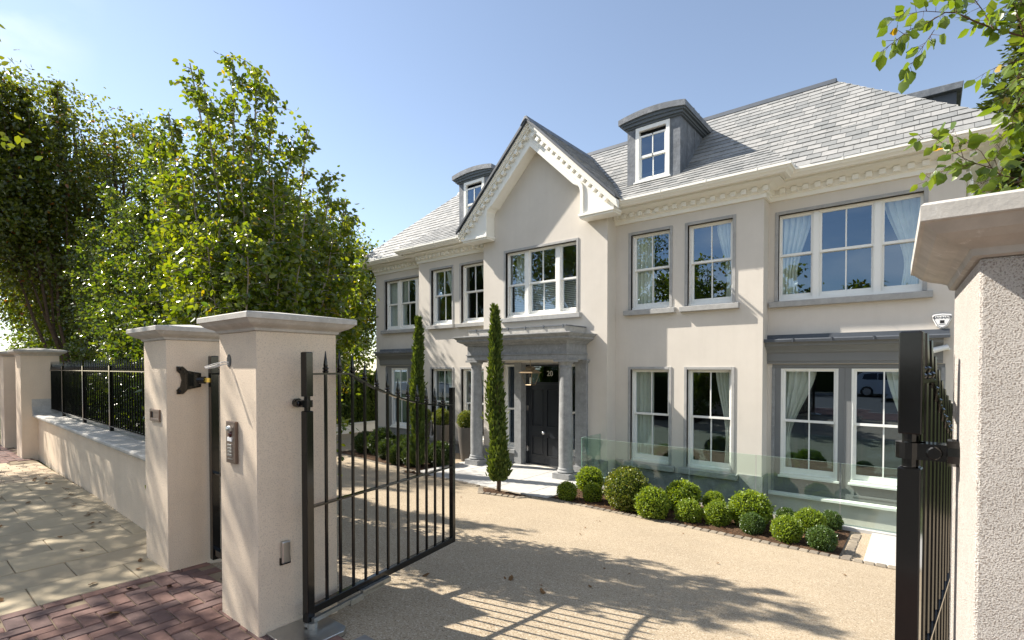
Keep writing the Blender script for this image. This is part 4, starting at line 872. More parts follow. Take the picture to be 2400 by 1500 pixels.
# glass balustrade
t = thing('glass_balustrade', 'frameless clear glass balustrade along the lightwell behind the clipped balls', 'balustrade', (-2.5, 9.45, GZ))
def gpanel(x0, x1, y0, y1):
    b = MB(); b.box(x0, x1, y0, y1, GZ + .02, .155); b.mi = [0] * 6
    horiz = (x1 - x0) > (y1 - y0)
    b.mi = [1, 1, 0, 1, 0, 1] if horiz else [1, 1, 1, 0, 1, 0]
    b.build('glass_panel', 'bglass', t, extra=('gedge',))
xs = [-5.735, -4.55, -3.40, -2.25, -1.02, .20, 1.45]
for a, c in zip(xs[:-1], xs[1:]): gpanel(a + .008, c - .008, 9.445, 9.4605)
gpanel(-5.735, -5.72, 9.47, 10.27)
# low boundary wall at the far left of the drive
t = MB().box(-17.4, -17.15, 9.0, 13.5, GZ - .1, GZ + .32).box(-17.44, -17.11, 9.0, 13.5, GZ + .32, GZ + .36).build('boundary_wall', 'white'); tag(t, 'low white boundary wall in front of the tall conifer hedge', 'wall')
# parked car across the street
t = thing('parked_car', 'silver hatchback parked across the street, seen reflected in the bay window', 'car', (-1.2, -13.9, -.1))
L = 4.1; 
def carx(s): return -3.25 + s
prof = [(0.05, .32), (.0, .55), (.03, .82), (.14, .98), (.38, 1.30), (.62, 1.42), (1.2, 1.47), (1.9, 1.45), (2.45, 1.30), (2.98, .98), (3.55, .90), (3.92, .76), (4.06, .55), (4.05, .30), (3.6, .20), (.4, .20)]
b = MB(); n = len(prof)
secs = [(-.82, .92, .0), (-.74, 1, .0), (.74, 1, 0), (.82, .92, 0)]; vs = []
def cy(z): return .80 if z < .95 else .80 - (z - .95) * .42
for s_, z in prof:
    wv = cy(z)
    vs.append((s_, z, wv))
vsx = [(carx(s_), -13.9 - wv, -.1 + z) for s_, z, wv in vs] + [(carx(s_), -13.9 - wv * .9, -.1 + z + (.02 if z > .6 else 0)) for s_, z, wv in vs] + [(carx(s_), -13.9 + wv * .9, -.1 + z + (.02 if z > .6 else 0)) for s_, z, wv in vs] + [(carx(s_), -13.9 + wv, -.1 + z) for s_, z, wv in vs]
b.add(vsx, [(r * n + i, r * n + (i + 1) % n, (r + 1) * n + (i + 1) % n, (r + 1) * n + i) for r in range(3) for i in range(n)] + [tuple(range(n - 1, -1, -1)), tuple(3 * n + i for i in range(n))])
b.build('car_body', 'car', t, smooth=True)
for sgn in (-1, 1):
    yv = lambda z, e=.012: -13.9 + sgn * (cy(z) + e)
    for pts in ([(.55, 1.02), (.62, 1.30), (.95, 1.36), (1.25, 1.37), (1.25, 1.0)], [(1.30, 1.0), (1.30, 1.37), (1.85, 1.36), (2.30, 1.24), (2.72, .99)]):
        b = MB(); b.add([(carx(s_), yv(z), -.1 + z) for s_, z in pts], [tuple(range(len(pts)))]); b.build('side_window', 'carglass', t)
    for s_ in (.78, 3.22):
        b = MB(); ax = carx(s_); b.tube([(ax, -13.9 + sgn * .62, .21), (ax, -13.9 + sgn * .825, .21)], .31, 22); wv = b.build('wheel', 'tyre', t)
        MB().tube([(ax, -13.9 + sgn * .82, .21), (ax, -13.9 + sgn * .835, .21)], .20, 16).build('wheel_rim', 'rim', wv)
    MB().box(carx(.01), carx(.16), -13.9 + sgn * .66, -13.9 + sgn * .82, .72, .92).build('tail_light', 'red', t)
    MB().box(carx(1.05), carx(1.22), yv(.86, .0) - .012, yv(.86, .0) + .02, .76, .79).build('door_handle', 'car', t)
MB().add([(carx(.16), -14.5, .92), (carx(.16), -13.3, .92), (carx(.40), -13.4, 1.22), (carx(.40), -14.4, 1.22)], [(0, 1, 2, 3)]).build('rear_window', 'carglass', t)
# house across the street
t = thing('far_house', 'brick house with a tiled roof across the street, behind the camera', 'house', (-22, -30, 0))
MB().box(-28, -14, -36, -28, -.1, 5.2).build('house_wall', 'farbrick', t); MB().prism_x([(-36.4, 5.2), (-27.6, 5.2), (-32, 8.6)], -28.4, -13.6).build('house_roof', 'fartile', t)

# ------------------------------------------------------------------ plants
def vrand(n): return unit(rng.normal(size=(n, 3)))
def stem_path(p0, p1, n=9, wob=.05):
    p0, p1 = np.array(p0, float), np.array(p1, float); L = np.linalg.norm(p1 - p0); t = np.linspace(0, 1, n)[:, None]
    mid = (p0 + p1) / 2; mid[2] = p0[2] + (p1[2] - p0[2]) * .42; mid[:2] = p0[:2] + (p1[:2] - p0[:2]) * .66
    P = (1 - t) ** 2 * p0 + 2 * t * (1 - t) * mid + t ** 2 * p1
    P[1:-1] += rng.normal(size=(n - 2, 3)) * wob * L * .12
    return P
def plume_tree(name, label, base, tips, nl, size, ma, bark, spread=.55, group=None, low=.22, tw=26, droop=.35, r0=.035, cat='tree', hold=None):
    """several upright stems rising from one base, leafy twigs along each"""
    base = np.array(base, float); t = thing(name, label, cat, tuple(base), 0, group); tr = MB(); Ps, Ax = [], []
    tot = sum(np.linalg.norm(np.array(q) - base) * s for q, s in tips)
    for q, s in tips:
        q = np.array(q, float); b0 = base + np.array([rng.uniform(-.12, .12), rng.uniform(-.12, .12), -.1]); P = stem_path(b0, q); L = np.linalg.norm(q - b0)
        tr.tube(P, [r0 * L / 4 * (1 - .86 * i / (len(P) - 1)) + .003 for i in range(len(P))], 7)
        n = int(nl * L * s / tot); ntw = max(6, int(tw * L / 4 * (.4 + s))); per = max(1, n // ntw)
        for k in range(ntw):
            f = low + (1 - low) * (k + rng.uniform(0, 1)) / ntw; i = min(int(f * (len(P) - 1)), len(P) - 2); g = f * (len(P) - 1) - i; o = P[i] * (1 - g) + P[i + 1] * g
            sd = P[i + 1] - P[i]; sd /= np.linalg.norm(sd); a = rng.normal(size=3); a[2] = abs(a[2]) * .25; a -= sd * a.dot(sd) * .8; a /= np.linalg.norm(a)
            l = spread * s * (1.15 - .85 * f) * rng.uniform(.6, 1.35); d = unit(a + sd * .45)
            nn = 5; T = np.array([o + d * l * v - np.array([0, 0, droop * l * v * v]) for v in np.linspace(0, 1, nn)])
            tr.tube(T, [.006, .005, .004, .003, .002], 4, cap=False)
            m = int(per * rng.uniform(.6, 1.4)); v = rng.uniform(.12, 1.05, m); c = o + d * l * v[:, None] - np.array([0, 0, 1]) * (droop * l * v * v)[:, None]
            Ps.append(c + rng.normal(size=(m, 3)) * .034 * (1 + l)); Ax.append(vrand(m) * .75 + d * .35 + np.array([0, 0, -.45]))
    tr.build('trunk', bark, t, smooth=True); V, F = leaves(np.concatenate(Ps), np.concatenate(Ax), size)
    fastmesh('crown', V, F, ma, t); return t
def clump_tree(name, label, base, height, blobs, nl, size, ma, bark, group=None, clr=.42, ncl=None, trunk_r=.16, cat='tree', flat=.75):
    """limbed tree: leaf clumps spread over the shells of a few overlapping crown masses; blobs in metres relative to base"""
    base = np.array(base, float); t = thing(name, label, cat, tuple(base), 0, group); tr = MB()
    fk = base + np.array([0, 0, height * .3]); tr.tube([base - [0, 0, .1], base + [.05, .03, height * .15], fk], [trunk_r, trunk_r * .8, trunk_r * .65], 9)
    Ps, Ax = [], []; tot = sum(b[3] * b[4] for b in blobs); ncl = ncl or max(30, nl // 60)
    for bx, by, bz, rx, rz in blobs:
        c = base + np.array([bx, by, bz]); P = stem_path(fk, c + np.array([0, 0, rz * .5]), 7); tr.tube(P, [trunk_r * .5 * (1 - .85 * i / 6) + .008 for i in range(7)], 6)
        k = max(6, int(ncl * rx * rz / tot)); m = max(1, int(nl * rx * rz / tot / k))
        d = vrand(k); rr = rng.uniform(.45, 1.05, k)[:, None] ** .6; C = c + d * rr * np.array([rx, rx, rz])
        for q in C[::3]: tr.tube(stem_path(P[4], q, 4), [.022, .015, .010, .004], 4, cap=False)
        for q in C:
            s = clr * rng.uniform(.6, 1.4); mm = int(m * rng.uniform(.5, 1.5)); g = rng.normal(size=(mm, 3)) * np.array([s, s, s * flat]) * .55
            Ps.append(q + g); Ax.append(vrand(mm) + unit(g) * .4 + np.array([0, 0, -.5]))
    tr.build('trunk', bark, t, smooth=True); V, F = leaves(np.concatenate(Ps), np.concatenate(Ax), size); fastmesh('crown', V, F, ma, t); return t
A3 = lambda x, y, d: tuple(at(x, y, d))
G1 = 'young multi stemmed trees behind the railings'
B1 = (-6.35, 2.75, 0)
T1 = [(A3(372, 330, 6.6), .7), (A3(420, 500, 6.0), .9), (A3(860, 600, 6.9), .8), (A3(445, 148, 6.1), .55), (A3(545, 132, 6.3), .8), (A3(600, 158, 6.0), .75), (A3(640, 215, 6.5), .8), (A3(480, 210, 5.7), .7), (A3(395, 262, 6.2), .7), (A3(520, 300, 6.9), 1.0), (A3(690, 330, 6.4), .8), (A3(720, 300, 6.8), .55),
      (A3(775, 415, 6.3), .85), (A3(808, 470, 6.6), .7), (A3(560, 380, 5.6), 1.1), (A3(640, 420, 5.7), 1.1), (A3(450, 380, 5.8), 1.1), (A3(400, 420, 6.4), 1.0), (A3(715, 500, 5.8), 1.0), (A3(780, 560, 6.2), 1.0), (A3(480, 520, 5.4), 1.0), (A3(580, 540, 5.3), 1.0), (A3(660, 600, 5.6), .9), (A3(830, 640, 6.5), .9), (A3(845, 700, 6.6), .8), (A3(760, 700, 6.1), .8), (A3(700, 690, 5.7), .7)]
plume_tree('young_birch_tree', 'tall multi stemmed tree with bright backlit leaves, rising behind the keypad pillar', B1, T1, 44000, .070, 'leaf', 'birch', .70, G1, low=.20, tw=46, r0=.020)
T2 = [(A3(x, y, d), s) for x, y, d, s in ((360, 300, 9.0, .8), (330, 395, 8.9, .9), (260, 440, 9.8, 1), (410, 430, 8.6, 1), (300, 500, 9.2, 1), (215, 520, 10.6, 1), (380, 560, 8.2, 1), (260, 600, 9.6, 1), (450, 600, 7.8, 1), (200, 600, 10.8, 1), (330, 660, 8.7, 1), (420, 700, 7.8, .8))]
plume_tree('young_birch_tree', 'dense glossy leaved tree behind the near end of the railings, left of the tallest birch', (-9.6, 3.2, 0), T2, 38000, .068, 'leaf2', 'bark', .85, G1, low=.22, tw=46, r0=.02)
T3 = [(A3(x, y, d), s) for x, y, d, s in ((70, 470, 16, 1), (150, 480, 13.5, 1), (10, 560, 17.5, 1), (90, 590, 15, 1), (180, 590, 12.2, 1), (60, 660, 15.5, 1), (140, 690, 12.8, 1), (215, 690, 11.4, 1), (110, 540, 14.5, 1), (10, 640, 17.5, 1))]
plume_tree('young_birch_tree', 'darker small tree over the far end of the railings, at the left edge', (-16.0, 3.6, 0), T3, 30000, .085, 'leaf2', 'bark', .85, G1, low=.3, tw=36, r0=.02, droop=.15)
# mature trees further back on the left
def rel(base, L): return [tuple(np.array(at(x, y, d)) - np.array(base)) + (rx, rz) for x, y, d, rx, rz in L]
bb = (-17.5, 4.2, 0)
clump_tree('mature_tree', 'large dark mature tree filling the far left, its top branch reaching over the sky', bb, 9, rel(bb, [(60, 300, 13.5, 1.8, 1.4), (170, 330, 13.8, 1.7, 1.1), (270, 350, 14, 1.5, 1.0), (40, 470, 13.2, 2.0, 1.5), (160, 480, 13.5, 1.9, 1.4), (290, 480, 14, 1.7, 1.3), (-60, 380, 13.2, 2, 1.8), (60, 620, 13, 2, 1.6), (200, 620, 13.6, 2, 1.5), (-40, 600, 13, 2, 1.8)]), 46000, .098, 'leafdark', 'bark', clr=.40, trunk_r=.28)
bb = (-15.8, 3.3, 0)
plume_tree('mature_tree', 'leafy tree with long bare tipped boughs in the top left corner', bb, [(A3(135, 190, 12.6), .5), (A3(60, 215, 12.5), .8), (A3(0, 180, 12.3), 1), (A3(-70, 230, 12.2), 1), (A3(30, 260, 12.5), .9), (A3(-20, 330, 12.2), 1)], 16000, .095, 'leafdark', 'bark', 1.0, low=.6, tw=34, r0=.02)
bb = (-19.5, 8.5, GZ)
clump_tree('mature_tree', 'mid green tree rising beyond the pillars, left of the house roof', bb, 7, rel(bb, [(560, 560, 18.5, 1.5, 1.2), (650, 540, 19, 1.6, 1.3), (720, 520, 18.5, 1.2, 1.1), (600, 680, 18, 1.9, 1.5), (700, 660, 18.5, 1.7, 1.5), (500, 640, 18.5, 1.8, 1.5), (420, 560, 19, 1.7, 1.5), (380, 680, 18.5, 1.8, 1.6)]), 36000, .12, 'leafdark', 'bark', clr=.55, trunk_r=.2)
bb = (-18.8, 11.2, GZ)
clump_tree('mature_tree', 'yellow green tree touching the left eaves of the house', bb, 6, rel(bb, [(790, 590, 19.2, 1.15, 1.0), (835, 640, 19.4, .95, .9), (775, 700, 18.9, 1.4, 1.2), (850, 720, 19.3, .9, 1.2), (800, 800, 19, 1.3, 1.2), (735, 780, 19, 1.4, 1.2), (860, 610, 19.6, .55, .6)]), 30000, .11, 'leaf', 'bark', clr=.48, trunk_r=.16)
# dark hedge behind the railings
def hedge(name, label, x0, x1, y0, y1, z0, z1, n, size, ma, cat='hedge'):
    t = thing(name, label, cat, ((x0 + x1) / 2, (y0 + y1) / 2, z0)); P = np.stack([rng.uniform(x0, x1, n), rng.uniform(y0, y1, n), rng.uniform(z0, z1, n)], 1)
    f = rng.integers(0, 3, n); P[f == 0, 1] = y0 + rng.normal(size=(f == 0).sum()) * .05; P[f == 1, 2] = z1 + rng.normal(size=(f == 1).sum()) * .06
    V, F = leaves(P, vrand(n) + np.array([0, -.4, .2]), size); fastmesh('foliage', V, F, ma, t)
    MB().box(x0 + .08, x1 - .08, y0 + .12, y1 - .08, z0, z1 - .12).build('shade_core', 'inside', t); return t  # solid dark fill imitating the shade between the leaves
hedge('evergreen_hedge', 'dark evergreen hedge close behind the railings', -13.0, -7.2, 2.35, 3.1, -.1, 1.42, 9000, .07, 'hedge_boxshade')
# tall conifer screen and trellis hedge at the far left end of the drive
k = 0
for x, y, z, h in [(-17.9, 9.2 + .62 * i, GZ, 2.35 + .12 * math.sin(i * 2.1)) for i in range(8)]:
    n = 1500; a = rng.uniform(0, 2 * math.pi, n); hh = rng.uniform(0, 1, n) ** .8; r = .36 * (1 - .25 * hh) * rng.uniform(.8, 1.08, n)
    P = np.stack([x + r * np.cos(a), y + r * np.sin(a), z + hh * h], 1); t = thing('conifer_column', 'clipped conifer in the screen behind the low white wall', 'conifer', (x, y, z), 0, 'conifers of the screen behind the low white wall')
    V, F = leaves(P, np.stack([np.cos(a) * .5, np.sin(a) * .5, np.ones(n)], 1) + vrand(n) * .4, .13, .45); fastmesh('foliage', V, F, 'cypress', t); MB().lathe([(.24, .0), (.27, h * .4), (.2, h - .15)], x, y, 8, z).build('shade_core', 'inside', t)  # inner dark solid replaces the shade inside the conifer
# ---- clipped box balls
def ball_proto(name, ma, n, size):
    t = thing(name, 'x', 'box ball', (0, 0, 0)); d = vrand(n); bump = 1 + .035 * np.sin(d[:, 0] * 7 + 1) * np.sin(d[:, 1] * 6) + .03 * np.sin(d[:, 2] * 9 + d[:, 0] * 4)
    P = d * (bump * np.where(rng.uniform(0, 1, n) < .05, rng.uniform(1.0, 1.09, n), rng.uniform(.84, 1.0, n)))[:, None]; V, F = leaves(P, d * .8 + vrand(n) * .9, size, .7); fastmesh('foliage', V, F, ma, t)
    MB().sphere((0, 0, 0), .86, 18, 12).build('shade_core', 'inside', t); return t  # dark inner sphere plays the shade deep among the leaves
pb = [ball_proto('box_ball', 'box', 3400, .12), ball_proto('box_ball', 'boxdark', 3400, .12), ball_proto('box_ball', 'boxold', 5200, .085), ball_proto('box_ball', 'hedge_boxshade', 3400, .12)]
used = [False] * 4
def ball(v, x, y, r, label, group, z=None, sq=1):
    zc = (GZ if z is None else z) + r * .93
    if not used[v]: o = pb[v]; used[v] = True; o.location = (x, y, zc); o['label'] = label; o.scale = (r,) * 3
    else: o = dup(pb[v], (x, y, zc), random.uniform(0, 6), label, r)
    o.rotation_euler = (0, 0, random.uniform(0, 6)); o.scale = (r * random.uniform(.93, 1.06), r * random.uniform(.93, 1.06), r * random.uniform(.92, 1.03)); o['group'] = group; return o
GB = 'clipped box balls in the bed by the balustrade'
desc = ['small bright one at the left end, beside the right porch column', 'bright ball tucked behind the two small ones at the porch end', 'small bright ball in front, touching the largest ball on its left', 'largest ball of the bed, rusty tinged on top', 'leafy bright ball in front, just right of the largest ball', 'leafy ball at the back, third big one from the porch', 'small round ball in front of the leafy back ball', 'small ball half hidden at the back, before the middle gap', 'round bright ball in front of the half hidden small one',
        'tall bright ball, the biggest in the right half of the bed', 'small dark ball in front of the tall bright one', 'smallest ball, dark, at the back of the right hand group', 'bright ball at the front left of the right hand group', 'bright ball in the middle of the right hand group', 'dark ball at the back right, touching the balustrade', 'dark glossy ball at the front right corner of the bed']
data = [(0, -5.23, 8.12, .20), (0, -5.24, 8.98, .28), (0, -4.79, 8.31, .20), (2, -4.07, 8.24, .43), (0, -3.5, 8.03, .29), (0, -3.26, 8.77, .30), (0, -2.95, 8.18, .21), (0, -2.85, 9.12, .20), (0, -2.53, 8.29, .22), (0, -2.12, 8.58, .32), (1, -1.99, 8.17, .19), (1, -1.71, 9.09, .15), (0, -1.52, 8.13, .21), (0, -1.33, 8.76, .22), (1, -1.11, 9.23, .16), (1, -1.08, 8.08, .19)]
for (v, x, y, r), d in zip(data, desc): ball(v, x, y, r * .95, 'clipped box ball: ' + d, GB)
GL = 'clipped box balls in the bed before the left bay'
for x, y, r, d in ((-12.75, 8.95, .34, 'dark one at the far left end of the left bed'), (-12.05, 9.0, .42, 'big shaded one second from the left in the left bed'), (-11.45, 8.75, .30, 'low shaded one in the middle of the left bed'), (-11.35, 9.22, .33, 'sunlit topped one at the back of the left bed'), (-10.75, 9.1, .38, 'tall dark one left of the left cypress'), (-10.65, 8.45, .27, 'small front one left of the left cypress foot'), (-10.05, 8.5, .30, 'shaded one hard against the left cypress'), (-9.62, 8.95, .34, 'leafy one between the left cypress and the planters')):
    ball(3, x, y, r, 'clipped box ball: ' + d, GL)  # left-bed balls wear darker leaves, shade put into their colour
# ---- planters with box balls
GP = 'tall tapered grey planters along the left wing'
for i, (x, y, d) in enumerate(((-9.62, 9.95, 'beside the left porch column'), (-10.62, 9.98, 'in the middle, seen through the gate bars'), (-11.45, 10.0, 'half hidden behind the left cypress'))):
    t = thing('planter', 'tall tapered grey planter ' + d, 'planter', (x, y, GZ), 0, GP)
    MB().lathe([(.145, 0), (.165, .15), (.215, .55), (.245, .90), (.245, .915), (.225, .915), (.215, .86)], x, y, 28, GZ).build('pot', 'planter', t, smooth=True); MB().lathe([(.218, .85), (.218, .87)], x, y, 16, GZ).build('compost', 'soil', t)
    ball(2, x, y, .255, 'clipped box ball in the grey planter ' + d, 'box balls in the planters', z=GZ + .86)
# ---- italian cypresses
GC_ = 'slim cypresses either side of the porch'
def cypress(label, x, y, h, lean=0, w=.25):
    z = gh(y); t = thing('slim_cypress', label, 'cypress', (x, y, z), 0, GC_); n = 6500; f = rng.uniform(.0, 1, n) ** 1.15; a = rng.uniform(0, 2 * math.pi, n)
    zz = .22 + f * (h - .22); r = w * np.clip(np.minimum(f * 9 + .55, 1), 0, 1) * (1 - f ** 1.7) ** .72 * (1 + .20 * np.sin(a * 2 + f * 14) + .15 * np.sin(a * 5 - f * 31) + .10 * np.exp(-f * 9)) * np.sqrt(rng.uniform(.25, 1.1, n)) * np.where(rng.uniform(0, 1, n) < .07, rng.uniform(1.1, 1.55, n), 1) + .012
    P = np.stack([x + lean * f + r * np.cos(a) + .03 * np.sin(f * 9), y + r * np.sin(a), z + zz], 1)
    ax = np.stack([np.cos(a) * .35, np.sin(a) * .35, np.ones(n)], 1) + vrand(n) * .55
    V, F = leaves(P, ax, .105, .34); fastmesh('crown', V, F, 'cypress', t)
    b = MB().tube([(x, y, z - .05), (x + .02, y, z + .3), (x + lean * .3, y, z + h * .5), (x + lean * .9, y, z + h * .93)], [.045, .04, .07, .01], 8); b.build('trunk', 'bark', t, smooth=True); return t
cypress('slim pointed cypress standing in front of the porch, right of the left column', -6.5, 7.62, 3.62, -.12, .148)
cypress('slim pointed cypress seen through the gate bars, left of the porch', -9.22, 7.92, 3.62, .0, .158)
# ---- hydrangea by the keypad pillar, sprig by the right gate
t = thing('hydrangea', 'pale hydrangea head at the edge of the drive behind the left gate', 'hydrangea', (-6.05, 3.45, gh(3.45)))
c = np.array([-6.0, 3.44, .42]); P = c + vrand(260) * rng.uniform(.06, .085, 260)[:, None]; V, F = leaves(P, vrand(260), .035, .9); fastmesh('flower_head', V, F, 'bloom', t)
P = np.array([-6.12, 3.4, .12]) + rng.normal(size=(160, 3)) * [.14, .12, .12]; V, F = leaves(P, vrand(160) + [0, 0, .3], .10, .75); fastmesh('foliage', V, F, 'leaf2', t)
MB().tube([(-6.1, 3.42, gh(3.4)), (-6.04, 3.43, .2), (-6.0, 3.44, .40)], .006, 5).build('stem', 'bark', t)
t = thing('leafy_sprig', 'low green sprig growing behind the foot of the right gate', 'plant', (.02, 2.55, gh(2.55))); b = MB(); Ps, Ax = [], []
for k in range(6):
    a = rng.uniform(0, 6); e = np.array([.02 + .13 * math.cos(a), 2.55 + .16 * math.sin(a), .36 + rng.uniform(-.12, .06)]); b.tube([(.02, 2.55, gh(2.55) - .02), tuple((np.array([.02, 2.55, .2]) + e) / 2), tuple(e)], [.004, .003, .002], 5)
    Ps.append(np.repeat(e[None], 5, 0) + rng.normal(size=(5, 3)) * .02); Ax.append(vrand(5) + np.array([math.cos(a), math.sin(a), .1]))
b.build('stem', 'bark', t); V, F = leaves(np.concatenate(Ps), np.concatenate(Ax), .085, .4); fastmesh('foliage', V, F, 'near', t)
# ---- overhanging branch at the top right
t = thing('overhanging_branch', 'leafy overhanging branch with a few yellow leaves, in the top right corner', 'branch', A3(2470, 120, 2.3))
b = MB(); Ps, Ax = [], []
def near_branch(pts, rad, spacing=.026, size=.06, d0=2.2, dens=1.0):
    P = [np.array(at(x, y, d0 + rng.uniform(-.03, .03) + (x - 2200) * .0004)) for x, y in pts]; b.tube(P, [rad * .8 * (1 - .75 * i / (len(P) - 1)) for i in range(len(P))], 6)
    for p, q in zip(P[:-1], P[1:]):
        L = np.linalg.norm(q - p); k = int(L / spacing * 1.2 * dens + rng.uniform(0, 1))
        for i in range(k):
            o = p + (q - p) * rng.uniform(0, 1); dd = (q - p) / L; sd = rng.normal(size=3); sd -= dd * sd.dot(dd); sd /= np.linalg.norm(sd); e = o + sd * rng.uniform(.01, .035) + dd * .01
            b.tube([o, e], [.0011, .0008], 4); Ps.append(e); Ax.append(sd * .7 + dd * .6 + np.array([0, 0, -.55]) + rng.normal(size=3) * .25)
    Ps.append(P[-1]); Ax.append(P[-1] - P[-2] + np.array([0, 0, -.02]))
near_branch([(2480, 110), (2400, 86), (2328, 67), (2280, 48), (2242, 30), (2216, 29), (2165, 58), (2133, 69), (2098, 96), (2064, 122)], .005, .021)
near_branch([(2216, 29), (2165, 26), (2114, 35), (2078, 50)], .002, .02); near_branch([(2190, 70), (2165, 106), (2149, 128), (2128, 168)], .0018, .024)
near_branch([(2328, 67), (2300, 20), (2270, -20), (2240, -50)], .003, .016); near_branch([(2242, 30), (2236, -10), (2226, -40)], .002, .02); near_branch([(2400, 86), (2380, 20), (2360, -40)], .003, .016)
near_branch([(2480, 60), (2430, 20), (2390, 0), (2350, 20), (2330, 60)], .003, .014)
near_branch([(2470, 120), (2400, 138), (2344, 154), (2318, 166), (2284, 186)], .003, .030)
near_branch([(2480, 150), (2420, 190), (2390, 230), (2372, 280), (2380, 330)], .004, .013); near_branch([(2480, 250), (2420, 270), (2370, 300), (2330, 345)], .004, .016); near_branch([(2400, 160), (2370, 200), (2340, 235)], .002, .02); near_branch([(2420, 260), (2380, 240), (2350, 262)], .002, .018)
near_branch([(2480, 440), (2400, 422), (2344, 410), (2325, 394), (2299, 355), (2262, 330)], .004, .022); near_branch([(2325, 394), (2290, 384), (2258, 371), (2220, 345), (2184, 317), (2150, 325)], .0025, .021)
near_branch([(2290, 384), (2240, 392), (2195, 392), (2172, 425)], .002, .021); near_branch([(2344, 410), (2330, 370), (2350, 340), (2380, 310)], .002, .02); near_branch([(2258, 371), (2246, 330), (2236, 300)], .0016, .02); near_branch([(2344, 410), (2300, 430), (2270, 420)], .002, .018); near_branch([(2400, 422), (2350, 440), (2310, 450)], .002, .022)
near_branch([(2480, 380), (2420, 360), (2390, 380), (2360, 400)], .003, .02)
b.build('twigs', 'twig', t, smooth=True); V, F = leaves(np.array(Ps), np.array(Ax), .054, .70, fold=.14)
o = fastmesh('leaves', V, F, 'near', t)
# trunk and boughs that carry the branch, standing to the right of the pillar
b = MB(); s0 = np.array([2.6, 1.6, 0.]); b.tube([s0, s0 + [.05, .05, 2], s0 + [.0, .1, 4.2]], [.11, .10, .07], 10)
for e in ((2480, 110), (2480, 60), (2480, 150), (2480, 250), (2480, 440), (2480, 380), (2470, 120)): b.tube([tuple(s0 + [.02, .08, rng.uniform(2.2, 3.4)]), tuple((s0 + [0, .1, 3.2]) * .4 + np.array(at(*e, 2.3)) * .6 + [0, 0, .15]), tuple(at(*e, 2.2 + (e[0] - 2200) * .0004))], [.03, .014, .005], 6)
b.build('boughs', 'bark', t, smooth=True)
# ---- fir behind the right pillar
bb = np.array([2.25, 18.0, GZ]); t = thing('fir_tree', 'dark fir tree beyond the right end of the house', 'tree', tuple(bb)); b = MB().tube([bb, bb + [0, 0, 14]], [.2, .03], 8); Ps, Ax = [], []
for k in range(330):
    f = rng.uniform(.05, 1); a = rng.uniform(0, 6.283); L = 3.1 * (1.02 - f) * rng.uniform(.7, 1.1) + .15; d = np.array([math.cos(a), math.sin(a), -.18]); o = bb + [0, 0, 14 * f]; b.tube([o, o + d * L], [.02, .004], 4, cap=False)
    m = int(150 * L / 1.5 + 12); v = rng.uniform(.1, 1.02, m)[:, None]; Ps.append(o + d * L * v - np.array([0, 0, .25]) * L * v * v + rng.normal(size=(m, 3)) * [.10, .10, .06]); Ax.append(d + vrand(m) * .8)
b.build('trunk', 'bark', t); V, F = leaves(np.concatenate(Ps), np.concatenate(Ax), .19, .34); fastmesh('crown', V, F, 'fir', t)
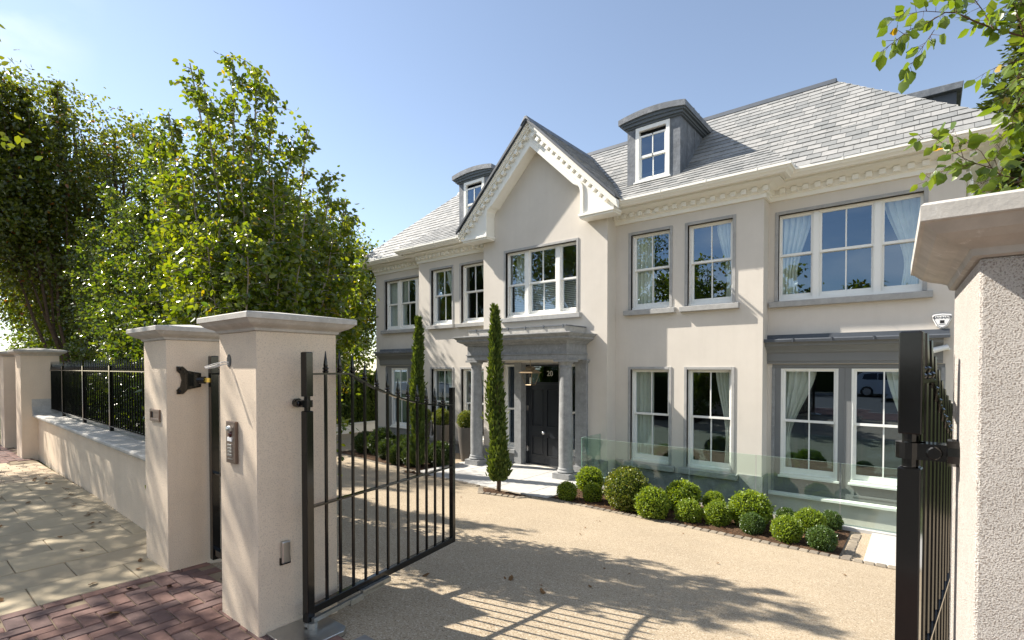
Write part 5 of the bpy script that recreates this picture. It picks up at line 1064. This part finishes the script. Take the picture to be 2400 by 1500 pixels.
# ---- street trees: the plane that shades the pavement, and the row across the road seen in the windows
def street_tree(label, base, h, r, n, size, group='street trees', ma='leafdark'):
    bl = [(rng.normal() * r * .3, rng.normal() * r * .3, h * .62 + rng.normal() * .5, r * .75, h * .22) for _ in range(3)] + [(r * .5 * math.cos(a), r * .5 * math.sin(a), h * .58 + rng.uniform(-.08, .14) * h, r * .62, h * .17) for a in (0, 1.3, 2.5, 3.8, 5.0)]
    return clump_tree('street_tree', label, base, h, bl, n, size, ma, 'bark', group, clr=r * .16, trunk_r=.17)
street_tree('street tree on the pavement beyond the left edge, shading the paving', (-13.9, -2.5, 0), 11.2, 3.5, 18000, .14)
for x, y, h, r, d in ((-16, -18.5, 12, 3.8, 'first tree of the row across the street, far left'), (-9.5, -19, 10.5, 3.6, 'second tree of the row across the street'), (-3.5, -18.6, 9, 3.2, 'third tree of the row across the street, behind the silver car'), (2.5, -19.5, 10.5, 3.6, 'fourth tree of the row across the street'), (8.5, -18.5, 10.5, 3.8, 'tallest tree of the row across the street'), (15, -19, 9, 3.8, 'last tree of the row across the street')):
    street_tree(d, (x, y, 0), h, r, 4500, .30)
hedge('evergreen_hedge', 'long hedge across the street behind the parked car', -26, 22, -18.2, -17.2, 0, 1.7, 5000, .28, 'hedge_boxshade')
# ---- fallen leaves
b = MB(); b.add([(-.5, 0, .0), (-.2, -.26, .10), (.2, -.22, .04), (.5, 0, .16), (.18, .25, .12), (-.22, .24, .02)], [(0, 1, 2, 3), (0, 3, 4, 5)])
lf = b.build('fallen_leaf', 'dead'); first = True
def drop(x, y, s, lab, grp):
    global first
    o = lf if first else lf.copy()
    if not first: COL.objects.link(o)
    first = False; o.location = (x, y, gh(y) + .008); o.rotation_euler = (random.uniform(-.3, .3), random.uniform(-.3, .3), random.uniform(0, 6.28)); o.scale = (s, s, s); tag(o, lab, 'leaf', grp)
for i in range(46): drop(random.uniform(-11, -4.9), random.uniform(.2, 1.6) if i % 3 else random.uniform(1.35, 1.58), random.uniform(.05, .09), 'dry brown leaf fallen on the buff pavement', 'leaves fallen on the pavement')
for x, y, s in ((-4.2, .95, .12), (-4.6, 1.15, .08), (-4.9, 1.0, .08), (-4.4, 1.35, .07)): drop(x, y, s, 'curled dry leaf lying on the red brick paving', 'leaves fallen on the red paving')
for i in range(34): drop(random.uniform(-6.5, 1.5), random.uniform(3.4, 7.7), random.uniform(.03, .055), 'dry brown leaf fallen on the gravel drive', 'leaves fallen on the drive')
for x, y in ((-2.88, 3.55), (-2.5, 3.5), (-3.4, 3.0)): drop(x, y, .09, 'dry brown leaf fallen on the gravel drive', 'leaves fallen on the drive')
n = 420; P = np.stack([rng.uniform(-5.6, -.9, n), rng.uniform(7.95, 9.2, n), np.full(n, GZ + .05)], 1); V, F = leaves(P, vrand(n) * [1, 1, .25], .045); o = fastmesh('leaf_litter', V, F, 'dead'); o['kind'] = 'stuff'
